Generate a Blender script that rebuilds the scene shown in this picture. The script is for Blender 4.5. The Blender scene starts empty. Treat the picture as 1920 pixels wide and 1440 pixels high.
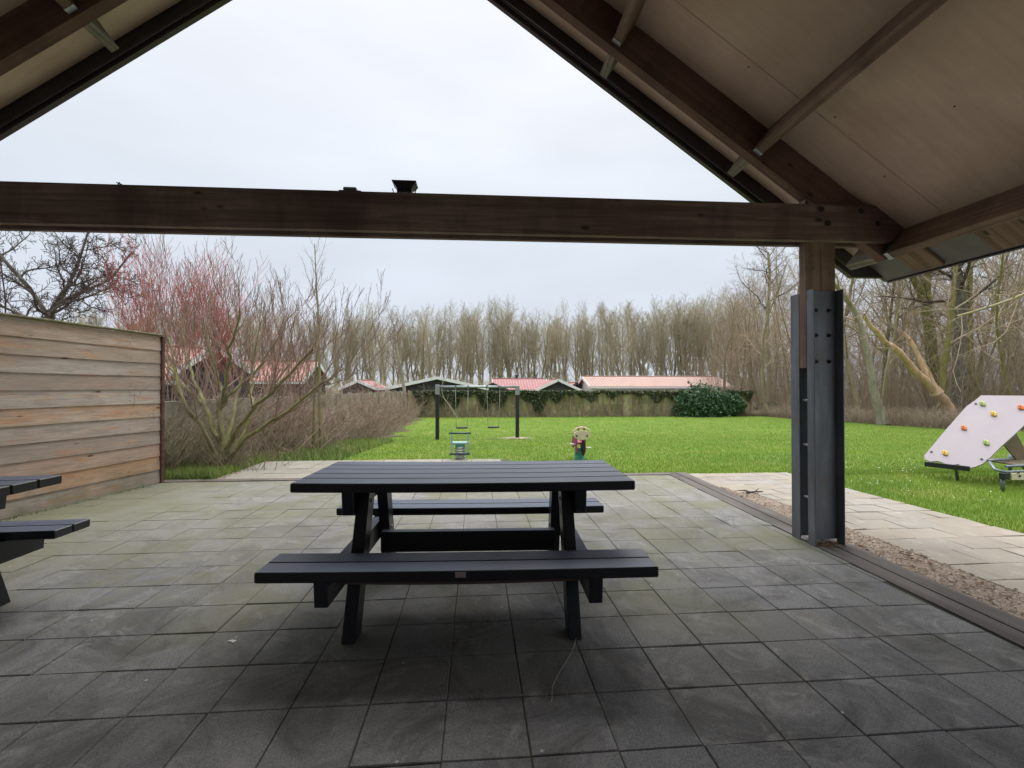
import bpy, math, random
import numpy as np
from mathutils import Vector, Matrix

R = math.radians
scene = bpy.context.scene
COL = scene.collection

# ------------------------------------------------------------------ camera
PITCH, YAW, CAM_H = R(0.6), R(4.47), 1.233
cam_d = bpy.data.cameras.new("camera")
cam_d.sensor_width = 36.0
cam_d.lens = 16.0
cam_d.clip_start = 0.05
cam_d.clip_end = 3000
cam = bpy.data.objects.new("camera", cam_d)
COL.objects.link(cam)
cam.location = (0, 0, CAM_H)
cam.rotation_euler = (R(90) + PITCH, 0, -YAW)
scene.camera = cam

# ------------------------------------------------------------------ light
SUN_EL, SUN_AZ = R(52), R(20)          # high sun behind thin cloud, in front of the camera
world = bpy.data.worlds.new("World")
scene.world = world
world.use_nodes = True
wn = world.node_tree
wn.nodes.clear()
def wnode(t, **k):
    n = wn.nodes.new(t)
    for a, b in k.items():
        setattr(n, a, b)
    return n
out = wnode('ShaderNodeOutputWorld')
bg_sky = wnode('ShaderNodeBackground')
bg_cloud = wnode('ShaderNodeBackground')
mixs = wnode('ShaderNodeMixShader')
sky = wnode('ShaderNodeTexSky', sky_type='NISHITA', sun_disc=False)
sky.sun_elevation = SUN_EL
sky.sun_rotation = SUN_AZ
sky.altitude = 0
sky.air_density = 1.0
sky.dust_density = 3.0
wn.links.new(sky.outputs[0], bg_sky.inputs[0])
bg_sky.inputs[1].default_value = 0.1
geo = wnode('ShaderNodeTexCoord')
sep = wnode('ShaderNodeSeparateXYZ')
wn.links.new(geo.outputs['Generated'], sep.inputs[0])
ramp = wnode('ShaderNodeValToRGB')       # overcast sky: brighter overhead, greyer near the horizon
e = ramp.color_ramp.elements
e[0].position = 0.0; e[0].color = (0.70, 0.755, 0.85, 1)
e[1].position = 1.0; e[1].color = (1.0, 1.0, 1.0, 1)
for p, c in ((0.10, (0.70, 0.755, 0.85, 1)), (0.30, (0.77, 0.84, 0.93, 1)), (0.5, (0.87, 0.91, 0.99, 1)), (0.66, (0.93, 0.96, 1.03, 1))):
    x = e.new(p); x.color = c
wn.links.new(sep.outputs[2], ramp.inputs[0])
nz = wnode('ShaderNodeTexNoise')
mp = wnode('ShaderNodeMapping')
mp.inputs['Scale'].default_value = (1.2, 1.2, 4.0)
wn.links.new(geo.outputs['Generated'], mp.inputs[0])
wn.links.new(mp.outputs[0], nz.inputs['Vector'])
nz.inputs['Scale'].default_value = 1.6
nz.inputs['Detail'].default_value = 4
nz.inputs['Roughness'].default_value = 0.45
mr = wnode('ShaderNodeMapRange')
mr.inputs[1].default_value = 0.3; mr.inputs[2].default_value = 0.7
mr.inputs[3].default_value = 0.885; mr.inputs[4].default_value = 1.045
wn.links.new(nz.outputs[0], mr.inputs[0])
mul = wnode('ShaderNodeMixRGB', blend_type='MULTIPLY')
mul.inputs[0].default_value = 1
wn.links.new(ramp.outputs[0], mul.inputs[1])
wn.links.new(mr.outputs[0], mul.inputs[2])
wn.links.new(mul.outputs[0], bg_cloud.inputs[0])
mz = wnode('ShaderNodeMapRange', interpolation_type='SMOOTHSTEP')   # cloud luminance rises towards the zenith
mz.inputs[1].default_value = 0.66; mz.inputs[2].default_value = 0.95
mz.inputs[3].default_value = 1.03; mz.inputs[4].default_value = 5.0
wn.links.new(sep.outputs[2], mz.inputs[0])
wn.links.new(mz.outputs[0], bg_cloud.inputs[1])
mixs.inputs[0].default_value = 0.96
wn.links.new(bg_sky.outputs[0], mixs.inputs[1])
wn.links.new(bg_cloud.outputs[0], mixs.inputs[2])
wn.links.new(mixs.outputs[0], out.inputs[0])

sun_d = bpy.data.lights.new("sun", 'SUN')
sun_d.energy = 1.5
sun_d.angle = R(30)
sun_d.color = (1.0, 0.965, 0.91)
sun = bpy.data.objects.new("sun", sun_d)
COL.objects.link(sun)
sun.rotation_euler = (R(90) - SUN_EL, 0, math.pi - SUN_AZ)
scene.view_settings.view_transform = 'Standard'
scene.view_settings.look = 'None'
scene.view_settings.exposure = 0.0
scene.view_settings.gamma = 1.0
scene.cycles.use_denoising = True
scene.cycles.max_bounces = 8
scene.cycles.diffuse_bounces = 5
scene.cycles.transparent_max_bounces = 8

# ------------------------------------------------------------------ materials
MATS = {}
class NT:
    def __init__(s, name):
        m = bpy.data.materials.new(name); m.use_nodes = True
        s.m = m; s.t = m.node_tree; s.b = s.t.nodes['Principled BSDF']
    def n(s, t, **k):
        x = s.t.nodes.new(t)
        for a, b in k.items():
            setattr(x, a, b)
        return x
    def l(s, a, b):
        s.t.links.new(a, b)
    def coord(s, scale=(1, 1, 1), kind='Object', rot=(0, 0, 0)):
        c = s.n('ShaderNodeTexCoord'); m = s.n('ShaderNodeMapping')
        m.inputs['Scale'].default_value = scale
        m.inputs['Rotation'].default_value = rot
        s.l(c.outputs[kind], m.inputs[0]); return m.outputs[0]
    def noise(s, vec, scale, detail=4, rough=0.55, dist=0.0):
        x = s.n('ShaderNodeTexNoise'); s.l(vec, x.inputs['Vector'])
        x.inputs['Scale'].default_value = scale; x.inputs['Detail'].default_value = detail
        x.inputs['Roughness'].default_value = rough; x.inputs['Distortion'].default_value = dist
        return x.outputs[0]
    def rng(s, v, a, b, c=0.0, d=1.0):
        x = s.n('ShaderNodeMapRange'); s.l(v, x.inputs[0])
        for i, q in enumerate((a, b, c, d)):
            x.inputs[i + 1].default_value = q
        return x.outputs[0]
    def mix(s, f, a, b, mode='MIX'):
        x = s.n('ShaderNodeMixRGB', blend_type=mode)
        for i, q in enumerate((f, a, b)):
            if isinstance(q, (int, float)):
                x.inputs[i].default_value = q if i == 0 else (q, q, q, 1)
            elif isinstance(q, tuple):
                x.inputs[i].default_value = (*q[:3], 1)
            else:
                s.l(q, x.inputs[i])
        return x.outputs[0]
    def ramp(s, v, stops):
        x = s.n('ShaderNodeValToRGB'); s.l(v, x.inputs[0]); e = x.color_ramp.elements
        e[0].position = stops[0][0]; e[0].color = (*stops[0][1], 1)
        e[1].position = stops[-1][0]; e[1].color = (*stops[-1][1], 1)
        for p, c in stops[1:-1]:
            q = e.new(p); q.color = (*c, 1)
        return x.outputs[0]
    def isl(s):
        return s.n('ShaderNodeNewGeometry').outputs['Random Per Island']
    def objr(s):
        return s.n('ShaderNodeObjectInfo').outputs['Random']
    def bump(s, h, strength=0.3, dist=0.01, normal=None):
        x = s.n('ShaderNodeBump'); s.l(h, x.inputs['Height'])
        x.inputs['Strength'].default_value = strength; x.inputs['Distance'].default_value = dist
        if normal is not None:
            s.l(normal, x.inputs['Normal'])
        return x.outputs[0]
    def done(s, color=None, rough=0.8, normal=None, metallic=0.0, spec=0.5):
        if color is not None:
            if isinstance(color, tuple):
                s.b.inputs['Base Color'].default_value = (*color[:3], 1)
            else:
                s.l(color, s.b.inputs['Base Color'])
        if isinstance(rough, (int, float)):
            s.b.inputs['Roughness'].default_value = rough
        else:
            s.l(rough, s.b.inputs['Roughness'])
        s.b.inputs['Metallic'].default_value = metallic
        s.b.inputs['Specular IOR Level'].default_value = spec
        if normal is not None:
            s.l(normal, s.b.inputs['Normal'])
        return s.m

def simple(name, col, rough=0.7, var=0.15, scale=8, bump=0.15, metallic=0.0, spec=0.5, dist=0.004):
    t = NT(name); v = t.coord()
    n1 = t.noise(v, scale, 5)
    c = t.mix(t.rng(n1, 0.3, 0.7), tuple(x * (1 - var) for x in col), tuple(min(1, x * (1 + var)) for x in col))
    return t.done(c, rough, t.bump(t.noise(v, scale * 6, 4), bump, dist), metallic, spec)

def wood(name, dark, light, knots=True, axis=0, rough=0.75, grain=26, island=0.0, streak=None, green=None):
    """Sawn timber: grain runs along the board's own x axis (or axis)."""
    t = NT(name)
    sc = [grain] * 3; sc[axis] = 1.1
    v = t.coord(tuple(sc))
    g = t.noise(v, 1.0, 6, 0.65, 0.6)
    sc2 = [5.0] * 3; sc2[axis] = 0.5
    v2 = t.coord(tuple(sc2))
    g2 = t.noise(v2, 1.3, 3, 0.5)
    f = t.mix(0.35, g, g2)
    c = t.mix(t.rng(f, 0.40, 0.62), dark, light)
    if streak:
        v4 = t.coord((1, 1, 1))
        c = t.mix(t.rng(t.noise(v4, 1.4, 5, 0.6), 0.46, 0.66, 0, 0.75), c, streak)
    if green:
        v5 = t.coord((1, 1, 1))
        c = t.mix(t.rng(t.noise(v5, 2.3, 5, 0.65), 0.5, 0.7, 0, 0.6), c, green)
    if island:
        r = t.isl()
        c = t.mix(1.0, c, t.ramp(r, [(0, (1 - island,) * 3), (1, (1 + island,) * 3)]), 'MULTIPLY')
    c = t.mix(t.rng(t.noise(t.coord((2.6, .8, .8)), 1.0, 5, 0.65, 0.4), 0.38, 0.55, 0.45, 0), c, tuple(x * 0.45 for x in dark))
    if knots:
        sc3 = [9.0] * 3; sc3[axis] = 4.0
        vk = t.coord(tuple(sc3))
        vo = t.n('ShaderNodeTexVoronoi'); t.l(vk, vo.inputs['Vector']); vo.inputs['Scale'].default_value = 0.8
        k = t.rng(vo.outputs['Distance'], 0.06, 0.15, 1, 0)
        c = t.mix(k, c, tuple(x * 0.35 for x in dark))
    nrm = t.bump(g, 0.35, 0.003)
    return t.done(c, rough, nrm, 0, 0.35)

M = MATS
M['beam'] = wood('beam_wood', (0.12, 0.08, 0.074), (0.29, 0.215, 0.185), streak=(0.15, 0.085, 0.085))
M['rafter'] = wood('rafter_wood', (0.095, 0.05, 0.04), (0.19, 0.105, 0.083), streak=(0.13, 0.068, 0.06))
M['post'] = wood('post_wood', (0.15, 0.095, 0.07), (0.31, 0.21, 0.155), streak=(0.19, 0.12, 0.095))
M['greywood'] = wood('weathered_wood', (0.10, 0.085, 0.07), (0.30, 0.265, 0.225), green=(0.2, 0.19, 0.12))
M['barge'] = simple('barge_board_paint', (0.038, 0.028, 0.034), 0.42, 0.25, 3, 0.12)
M['hanger'] = simple('galvanised_hanger', (0.34, 0.38, 0.40), 0.45, 0.2, 20, 0.1, 0.7)
M['gutter'] = simple('grey_sheet', (0.115, 0.105, 0.11), 0.5, 0.2, 6, 0.1, 0.2)
M['edging'] = wood('edging_plank', (0.085, 0.072, 0.063), (0.185, 0.16, 0.145), knots=False, axis=1, grain=30, rough=0.85, streak=(0.11, 0.098, 0.088))
M['edging_x'] = wood('edging_plank_far', (0.11, 0.09, 0.078), (0.22, 0.19, 0.17), knots=False, axis=0, grain=30, rough=0.85)

def mat_ply():
    t = NT('plywood_soffit'); v = t.coord()
    a = t.noise(v, 1.1, 4, 0.55, 0.8)
    sc = t.coord((3, 22, 3)); g = t.noise(sc, 1.0, 5, 0.6, 0.5)
    c = t.mix(t.rng(a, 0.32, 0.7), (0.58, 0.43, 0.33), (0.73, 0.58, 0.46))
    c = t.mix(t.rng(g, 0.35, 0.7, 0, 0.25), c, (0.34, 0.24, 0.18))
    return t.done(c, 0.7, t.bump(g, 0.1, 0.002), 0, 0.3)
M['ply'] = mat_ply()

def mat_steel():
    t = NT('galvanised_steel'); v = t.coord((9, 9, 1.2)); v2 = t.coord()
    n1 = t.noise(v, 1.0, 6, 0.6); n2 = t.noise(v2, 70, 3, 0.6); n3 = t.noise(v2, 3.0, 4, 0.6)
    c = t.mix(t.rng(n1, 0.3, 0.72), (0.10, 0.115, 0.135), (0.25, 0.285, 0.33))
    c = t.mix(t.rng(n2, 0.35, 0.65, 0, 0.35), c, (0.17, 0.185, 0.20))
    c = t.mix(t.rng(n3, 0.5, 0.7, 0, 0.6), c, (0.15, 0.125, 0.11))
    return t.done(c, t.rng(n2, 0.3, 0.7, 0.42, 0.62), t.bump(n2, 0.08, 0.002), 0.4, 0.5)
M['steel'] = mat_steel()
M['steel_dark'] = simple('dark_bolt', (0.02, 0.016, 0.014), 0.6, 0.2, 30, 0.1)
M['zinc'] = simple('zinc_tube', (0.34, 0.37, 0.40), 0.42, 0.15, 9, 0.05, 0.6)
M['swing_post'] = simple('black_post', (0.012, 0.014, 0.018), 0.5, 0.2, 6, 0.1)
M['rope'] = simple('swing_rope', (0.35, 0.34, 0.31), 0.7, 0.1, 30, 0.1)

def mat_plastic():
    t = NT('recycled_plastic_plank'); v = t.coord((3, 60, 60)); v2 = t.coord()
    g = t.noise(v, 1.0, 5, 0.65); s = t.noise(v2, 140, 3, 0.6); w = t.noise(v2, 2.6, 4, 0.6)
    c = t.mix(t.rng(w, 0.3, 0.7), (0.0025, 0.003, 0.006), (0.006, 0.008, 0.014))
    # sky sheen painted into the colour of upward faces: streaky, uneven blue grey
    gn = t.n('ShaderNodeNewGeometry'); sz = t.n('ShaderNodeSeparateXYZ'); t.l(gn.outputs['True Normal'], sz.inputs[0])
    pale_mask = t.mix(1.0, t.rng(sz.outputs[2], 0.85, 0.95), t.rng(t.noise(t.coord((1.2, 6, 6)), 1.5, 6, 0.65), 0.3, 0.65, 0.55, 1.0), 'MULTIPLY')
    c = t.mix(pale_mask, c, (0.085, 0.112, 0.18))
    c = t.mix(t.rng(s, 0.60, 0.72, 0, 0.6), c, (0.05, 0.062, 0.09))
    r = t.rng(w, 0.3, 0.7, 0.36, 0.5)
    b = t.bump(g, 0.2, 0.0015); b = t.bump(s, 0.12, 0.0008, b)
    return t.done(c, r, b, 0, 0.6)
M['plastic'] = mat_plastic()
M['strip'] = simple('bench_strip', (0.10, 0.065, 0.06), 0.6, 0.2, 14, 0.1)
M['plate'] = simple('pale_plate', (0.36, 0.27, 0.26), 0.5, 0.15, 30, 0.1)

def mat_tiles():
    t = NT('concrete_tiles'); v = t.coord(); r = t.isl()
    big = t.noise(v, 0.9, 5, 0.6, 0.3); mid = t.noise(v, 5.5, 5, 0.62); fine = t.noise(v, 120, 3, 0.75); fine2 = t.noise(v, 260, 2, 0.6)
    sepv = t.n('ShaderNodeSeparateXYZ'); t.l(v, sepv.inputs[0])
    c = t.ramp(r, [(0, (0.19, 0.19, 0.195)), (0.5, (0.22, 0.218, 0.222)), (1, (0.25, 0.247, 0.248))])
    # grain of the concrete face
    c = t.mix(t.rng(fine, 0.38, 0.66, 0, 0.7), c, (0.075, 0.075, 0.08))
    c = t.mix(t.rng(fine2, 0.52, 0.7, 0, 0.55), c, (0.40, 0.39, 0.38))
    # worn pale patches
    c = t.mix(t.rng(mid, 0.52, 0.72, 0, 0.5), c, (0.33, 0.315, 0.30))
    c = t.mix(t.rng(t.noise(v, 2.2, 6, 0.7, 1.0), 0.37, 0.54, 0.7, 0), c, (0.075, 0.072, 0.07))
    # paler and greener tiles towards the open side of the roof
    pale_mask = t.mix(1.0, t.rng(sepv.outputs[1], 2.6, 4.6), t.rng(big, 0.25, 0.6, 0.35, 1.0), 'MULTIPLY')
    c = t.mix(t.rng(pale_mask, 0, 1, 0, 0.5), c, (0.29, 0.275, 0.235))
    c = t.mix(t.rng(t.noise(v, 3.1, 6, 0.7, 1.6), 0.56, 0.68, 0, 0.5), c, (0.38, 0.37, 0.35))
    al = t.mix(1.0, t.rng(t.noise(v, 1.3, 5, 0.65, 0.5), 0.42, 0.62), t.rng(sepv.outputs[1], 1.6, 3.0), 'MULTIPLY')
    c = t.mix(t.rng(al, 0, 1, 0, 0.7), c, (0.165, 0.165, 0.095))
    fl = t.n('ShaderNodeMath', operation='MULTIPLY_ADD'); t.l(sepv.outputs[0], fl.inputs[0]); fl.inputs[1].default_value = -0.5; fl.inputs[2].default_value = -1.1
    fm = t.mix(1.0, t.rng(fl.outputs[0], 0, 1), t.rng(sepv.outputs[1], 2.2, 3.4), 'MULTIPLY')
    c = t.mix(t.rng(fm, 0, 1, 0, 0.65), c, (0.175, 0.17, 0.10))
    # scuffs and spots
    sp = t.n('ShaderNodeTexVoronoi'); t.l(v, sp.inputs['Vector']); sp.inputs['Scale'].default_value = 6.0
    c = t.mix(t.rng(sp.outputs['Distance'], 0.03, 0.045, 0.75, 0), c, (0.5, 0.49, 0.45))
    b = t.bump(fine, 0.55, 0.0025); b = t.bump(mid, 0.25, 0.004, b)
    return t.done(c, 0.9, b, 0, 0.3)
M['tiles'] = mat_tiles()

def mat_joint():
    t = NT('joint_sand'); v = t.coord(); n1 = t.noise(v, 3, 5)
    c = t.mix(t.rng(n1, 0.35, 0.65), (0.03, 0.028, 0.024), (0.07, 0.08, 0.035))
    c = t.mix(t.rng(t.noise(v, 5, 5), 0.55, 0.68, 0, 0.8), c, (0.24, 0.22, 0.18))
    return t.done(c, 0.95)
M['joint'] = mat_joint()

def mat_path():
    t = NT('path_slabs'); v = t.coord(); r = t.isl()
    c = t.ramp(r, [(0, (0.30, 0.27, 0.23)), (0.35, (0.34, 0.29, 0.23)), (0.7, (0.32, 0.30, 0.27)), (1, (0.38, 0.325, 0.255))])
    c = t.mix(t.rng(t.noise(v, 1.6, 6, 0.65), 0.4, 0.66, 0, 0.6), c, (0.22, 0.195, 0.16))
    c = t.mix(t.rng(t.noise(v, 6, 5, 0.6), 0.55, 0.7, 0, 0.5), c, (0.46, 0.43, 0.37))
    c = t.mix(t.rng(t.noise(v, 120, 3, 0.6), 0.3, 0.7, 0, 0.25), c, (0.2, 0.18, 0.15))
    return t.done(c, 0.9, t.bump(t.noise(v, 90, 4), 0.4, 0.003), 0, 0.3)
M['path'] = mat_path()

def mat_pad():
    t = NT('pale_slab'); v = t.coord(); r = t.isl()
    c = t.ramp(r, [(0, (0.235, 0.22, 0.18)), (1, (0.29, 0.27, 0.225))])
    c = t.mix(t.rng(t.noise(v, 1.4, 6, 0.65), 0.4, 0.66, 0, 0.6), c, (0.19, 0.175, 0.125))
    c = t.mix(t.rng(t.noise(v, 7, 5), 0.5, 0.7, 0, 0.4), c, (0.36, 0.345, 0.31))
    return t.done(c, 0.9, t.bump(t.noise(v, 60, 4), 0.4, 0.004), 0, 0.3)
M['pad'] = mat_pad()
M['bounce_sheet'] = simple('pale_bounce', (0.33, 0.31, 0.29), 0.9, 0.2, 2, 0.2)

def mat_lawn():
    t = NT('lawn_turf'); v = t.coord()
    n1 = t.noise(v, 0.45, 6, 0.65, 0.6); n2 = t.noise(v, 1.3, 6, 0.7, 0.5); n3 = t.noise(v, 40, 4, 0.7)
    c = t.mix(t.rng(n1, 0.35, 0.68), (0.095, 0.175, 0.02), (0.15, 0.225, 0.028))
    c = t.mix(t.rng(n2, 0.48, 0.66, 0, 0.7), c, (0.23, 0.25, 0.065))
    c = t.mix(t.rng(n3, 0.35, 0.7, 0, 0.4), c, (0.065, 0.125, 0.014))
    for wx in (-.53, .63):
        d = t.n('ShaderNodeVectorMath', operation='DISTANCE'); t.l(v, d.inputs[0]); d.inputs[1].default_value = (wx, 16.9, -.62)
        c = t.mix(t.rng(d.outputs['Value'], 0.2, 0.75, 0.8, 0), c, (0.09, 0.10, 0.045))
    return t.done(c, 0.95, t.bump(n3, 0.8, 0.03), 0, 0.15)
M['lawn'] = mat_lawn()
def mat_blade(name, a, b, c3):
    t = NT(name); r = t.isl(); v = t.coord()
    c = t.ramp(r, [(0, a), (0.6, b), (1, c3)])
    c = t.mix(t.rng(t.noise(v, 0.45, 6, 0.65, 0.6), 0.4, 0.64, 0, 0.5), c, (0.30, 0.40, 0.06))
    c = t.mix(t.rng(t.noise(v, 1.3, 6, 0.7, 0.5), 0.5, 0.68, 0, 0.6), c, (0.38, 0.40, 0.12))
    m = t.done(c, 0.7, None, 0, 0.2)
    return m
M['field'] = simple('rough_field', (0.15, 0.13, 0.08), 0.95, 0.3, 0.3, 0.3, dist=0.03)
M['blade'] = mat_blade('grass_blades', (0.16, 0.28, 0.045), (0.25, 0.37, 0.065), (0.35, 0.43, 0.11))
M['weed'] = mat_blade('weed_blades', (0.09, 0.17, 0.05), (0.19, 0.27, 0.08), (0.34, 0.33, 0.17))
M['daisy'] = simple('daisy_petals', (0.8, 0.8, 0.76), 0.6, 0.05, 10, 0)

def ramp_island(name, stops, rough=0.9, spec=0.2, nz=None):
    t = NT(name); c = t.ramp(t.isl(), stops)
    if nz:
        v = t.coord(); c = t.mix(t.rng(t.noise(v, nz[0], 5), 0.4, 0.65, 0, nz[2]), c, nz[1])
    return t.done(c, rough, None, 0, spec)
M['pebble'] = ramp_island('gravel_stones', [(0, (0.14, 0.11, 0.085)), (0.3, (0.30, 0.235, 0.18)), (0.6, (0.37, 0.29, 0.22)), (0.85, (0.48, 0.39, 0.31)), (1, (0.6, 0.53, 0.46))])
M['gravelbed'] = simple('gravel_bed', (0.28, 0.22, 0.17), 0.95, 0.3, 25, 0.5, dist=0.01)
M['litter'] = ramp_island('leaf_litter', [(0, (0.09, 0.055, 0.035)), (0.5, (0.20, 0.135, 0.085)), (1, (0.35, 0.27, 0.19))])
M['soil'] = simple('woodland_soil', (0.115, 0.085, 0.058), 0.95, 0.4, 3, 0.6, dist=0.03)

def bark(name, a, b, green=None, gamt=0.6, objvar=0.0):
    t = NT(name); v = t.coord((1, 1, 0.35))
    n1 = t.noise(v, 7, 5, 0.6)
    c = t.mix(t.rng(n1, 0.35, 0.68), a, b)
    if green:
        c = t.mix(t.rng(t.noise(t.coord(), 1.3, 4, 0.6), 0.38, 0.62, 0, gamt), c, green)
    if objvar:
        c = t.mix(1.0, c, t.ramp(t.objr(), [(0, (1 - objvar,) * 3), (1, (1 + objvar,) * 3)]), 'MULTIPLY')
    return t.done(c, 0.9, t.bump(t.noise(v, 30, 5, 0.7), 0.9, 0.015), 0, 0.15)
M['bark_far'] = bark('far_tree_bark', (0.23, 0.205, 0.14), (0.38, 0.345, 0.24), (0.28, 0.285, 0.14), 0.7, 0.22)
M['twig_far'] = bark('far_tree_twigs', (0.33, 0.285, 0.205), (0.50, 0.44, 0.32), (0.38, 0.37, 0.21), 0.5, 0.2)
M['bark_wood'] = bark('wood_bark', (0.19, 0.155, 0.11), (0.36, 0.30, 0.215), (0.27, 0.255, 0.11), 0.7, 0.25)
M['twig_wood'] = bark('wood_twigs', (0.28, 0.205, 0.155), (0.45, 0.355, 0.27), (0.34, 0.30, 0.18), 0.5, 0.25)
M['bark_grey'] = bark('grey_bark', (0.085, 0.075, 0.065), (0.20, 0.18, 0.16), (0.15, 0.15, 0.10), 0.4)
M['bark_olive'] = bark('olive_bark', (0.13, 0.12, 0.04), (0.25, 0.22, 0.09), (0.18, 0.19, 0.05), 0.6)
M['bark_pale'] = bark('pale_bark', (0.22, 0.195, 0.16), (0.40, 0.365, 0.30), (0.27, 0.25, 0.16), 0.4)
M['split'] = bark('split_timber', (0.45, 0.29, 0.17), (0.66, 0.48, 0.32), (0.36, 0.27, 0.18), 0.35)
M['willow'] = bark('willow_bark', (0.11, 0.095, 0.055), (0.36, 0.33, 0.20), (0.25, 0.26, 0.08), 0.7)
M['twig_red'] = bark('red_twigs', (0.46, 0.09, 0.09), (0.60, 0.19, 0.16), (0.30, 0.18, 0.13), 0.3)
M['twig_pink'] = bark('pinkish_twigs', (0.24, 0.155, 0.13), (0.38, 0.265, 0.22), (0.28, 0.24, 0.15), 0.4)
M['twig_dark'] = bark('dark_twigs', (0.055, 0.04, 0.035), (0.13, 0.10, 0.09), (0.10, 0.09, 0.07), 0.4)
M['twig_brown'] = bark('bramble_twigs', (0.19, 0.135, 0.105), (0.42, 0.33, 0.265), (0.27, 0.27, 0.13), 0.6)
M['tan'] = ramp_island('dry_stems', [(0, (0.22, 0.17, 0.12)), (0.5, (0.40, 0.32, 0.235)), (1, (0.58, 0.48, 0.37))])
M['ivy'] = ramp_island('ivy_leaves', [(0, (0.03, 0.05, 0.022)), (0.6, (0.065, 0.09, 0.038)), (1, (0.14, 0.15, 0.07))], 0.5, 0.4)
M['laurel'] = ramp_island('evergreen_leaves', [(0, (0.022, 0.06, 0.024)), (0.6, (0.05, 0.12, 0.045)), (1, (0.13, 0.22, 0.10))], 0.45, 0.45)

def mat_fence():
    t = NT('weathered_cladding'); r = t.isl()
    v = t.coord((70, 3.0, 70)); g = t.noise(v, 1, 8, 0.75, 1.2); w = t.noise(t.coord((1.5, 0.55, 4)), 1, 5, 0.6)
    base = t.ramp(r, [(0, (0.44, 0.34, 0.26)), (0.2, (0.54, 0.47, 0.41)), (0.4, (0.62, 0.37, 0.21)), (0.6, (0.47, 0.40, 0.35)), (0.8, (0.38, 0.295, 0.225)), (1, (0.60, 0.47, 0.36))])
    c = t.mix(t.rng(w, 0.46, 0.66, 0, 0.75), base, (0.58, 0.52, 0.46))
    c = t.mix(t.rng(t.noise(t.coord((1.3, 1.0, 7)), 1.4, 6, 0.65, 0.6), 0.54, 0.64, 0, 0.65), c, (0.58, 0.30, 0.15))
    c = t.mix(t.rng(t.noise(t.coord((3, 2.0, 9)), 1.5, 6, 0.7, 0.4), 0.52, 0.64, 0, 0.5), c, (0.28, 0.25, 0.22))
    c = t.mix(t.rng(g, 0.42, 0.66, 0, 0.6), c, (0.21, 0.15, 0.11))
    vo = t.n('ShaderNodeTexVoronoi'); t.l(t.coord((6, 2.6, 9)), vo.inputs['Vector']); vo.inputs['Scale'].default_value = 0.9
    c = t.mix(t.rng(vo.outputs['Distance'], 0.06, 0.11, 0.9, 0), c, (0.11, 0.055, 0.03))
    sz = t.n('ShaderNodeSeparateXYZ'); t.l(t.coord(), sz.inputs[0])
    alg = t.mix(1.0, t.rng(sz.outputs[2], 0.45, 0.0), t.rng(t.noise(t.coord(), 2.5, 5), 0.3, 0.6), 'MULTIPLY')
    c = t.mix(t.rng(alg, 0, 1, 0, 0.7), c, (0.16, 0.155, 0.085))
    return t.done(c, 0.85, t.bump(g, 0.5, 0.004), 0, 0.25)
M['fence'] = mat_fence()
M['fencecap'] = simple('mossy_cap', (0.20, 0.19, 0.11), 0.95, 0.4, 12, 0.6, dist=0.01)
def mat_wall():
    t = NT('concrete_panel'); v = t.coord(); r = t.isl()
    c = t.ramp(r, [(0, (0.25, 0.235, 0.10)), (0.35, (0.45, 0.39, 0.24)), (0.7, (0.35, 0.33, 0.14)), (1, (0.56, 0.50, 0.37))])
    c = t.mix(t.rng(t.noise(v, 1.1, 6, 0.65), 0.45, 0.62, 0, 0.75), c, (0.17, 0.135, 0.085))
    c = t.mix(t.rng(t.noise(v, 2.7, 5), 0.55, 0.68, 0, 0.7), c, (0.50, 0.46, 0.36))
    return t.done(c, 0.95, t.bump(t.noise(v, 12, 4), 0.5, 0.02), 0, 0.2)
M['wallp'] = mat_wall()
M['wallpost'] = simple('panel_post', (0.34, 0.25, 0.16), 0.9, 0.4, 2, 0.3, dist=0.01)
M['wallgrey'] = simple('grey_concrete', (0.27, 0.24, 0.185), 0.9, 0.45, 1.6, 0.3, dist=0.01)

def mat_rooftile(name, a, b):
    t = NT(name); c0 = t.n('ShaderNodeTexCoord')
    w = t.n('ShaderNodeTexWave', wave_type='BANDS', bands_direction='X'); t.l(c0.outputs['UV'], w.inputs['Vector']); w.inputs['Scale'].default_value = 1.1
    w2 = t.n('ShaderNodeTexWave', wave_type='BANDS', bands_direction='Y', wave_profile='SAW'); t.l(c0.outputs['UV'], w2.inputs['Vector']); w2.inputs['Scale'].default_value = 1.0
    f = t.mix(0.5, w.outputs[0], w2.outputs[0])
    c = t.mix(t.rng(f, 0.15, 0.8), tuple(x * 0.8 for x in a), b)
    c = t.mix(t.rng(t.noise(t.coord(), 1.5, 5), 0.45, 0.68, 0, 0.45), c, tuple(x * 0.72 for x in a))
    return t.done(c, 0.7, t.bump(f, 0.6, 0.05), 0, 0.3)
M['roof_red'] = mat_rooftile('red_roof_tiles', (0.33, 0.14, 0.115), (0.47, 0.26, 0.215))
M['roof_pink'] = mat_rooftile('pale_pink_roof_tiles', (0.36, 0.225, 0.185), (0.47, 0.31, 0.26))
M['roof_rose'] = mat_rooftile('rose_roof_tiles', (0.31, 0.135, 0.13), (0.42, 0.21, 0.20))
M['shade_wall'] = simple('shade_wall_brown', (0.12, 0.085, 0.07), 0.85, 0.2, 6, 0.2)
M['darkboard'] = simple('dark_cladding', (0.045, 0.042, 0.05), 0.8, 0.3, 4, 0.2)
M['white'] = simple('white_paint', (0.72, 0.72, 0.72), 0.6, 0.06, 5, 0.05)
M['glass'] = simple('window_glass', (0.05, 0.06, 0.07), 0.1, 0.1, 2, 0.0)
M['brick'] = simple('brown_brick', (0.16, 0.10, 0.07), 0.9, 0.3, 12, 0.3)

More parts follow.
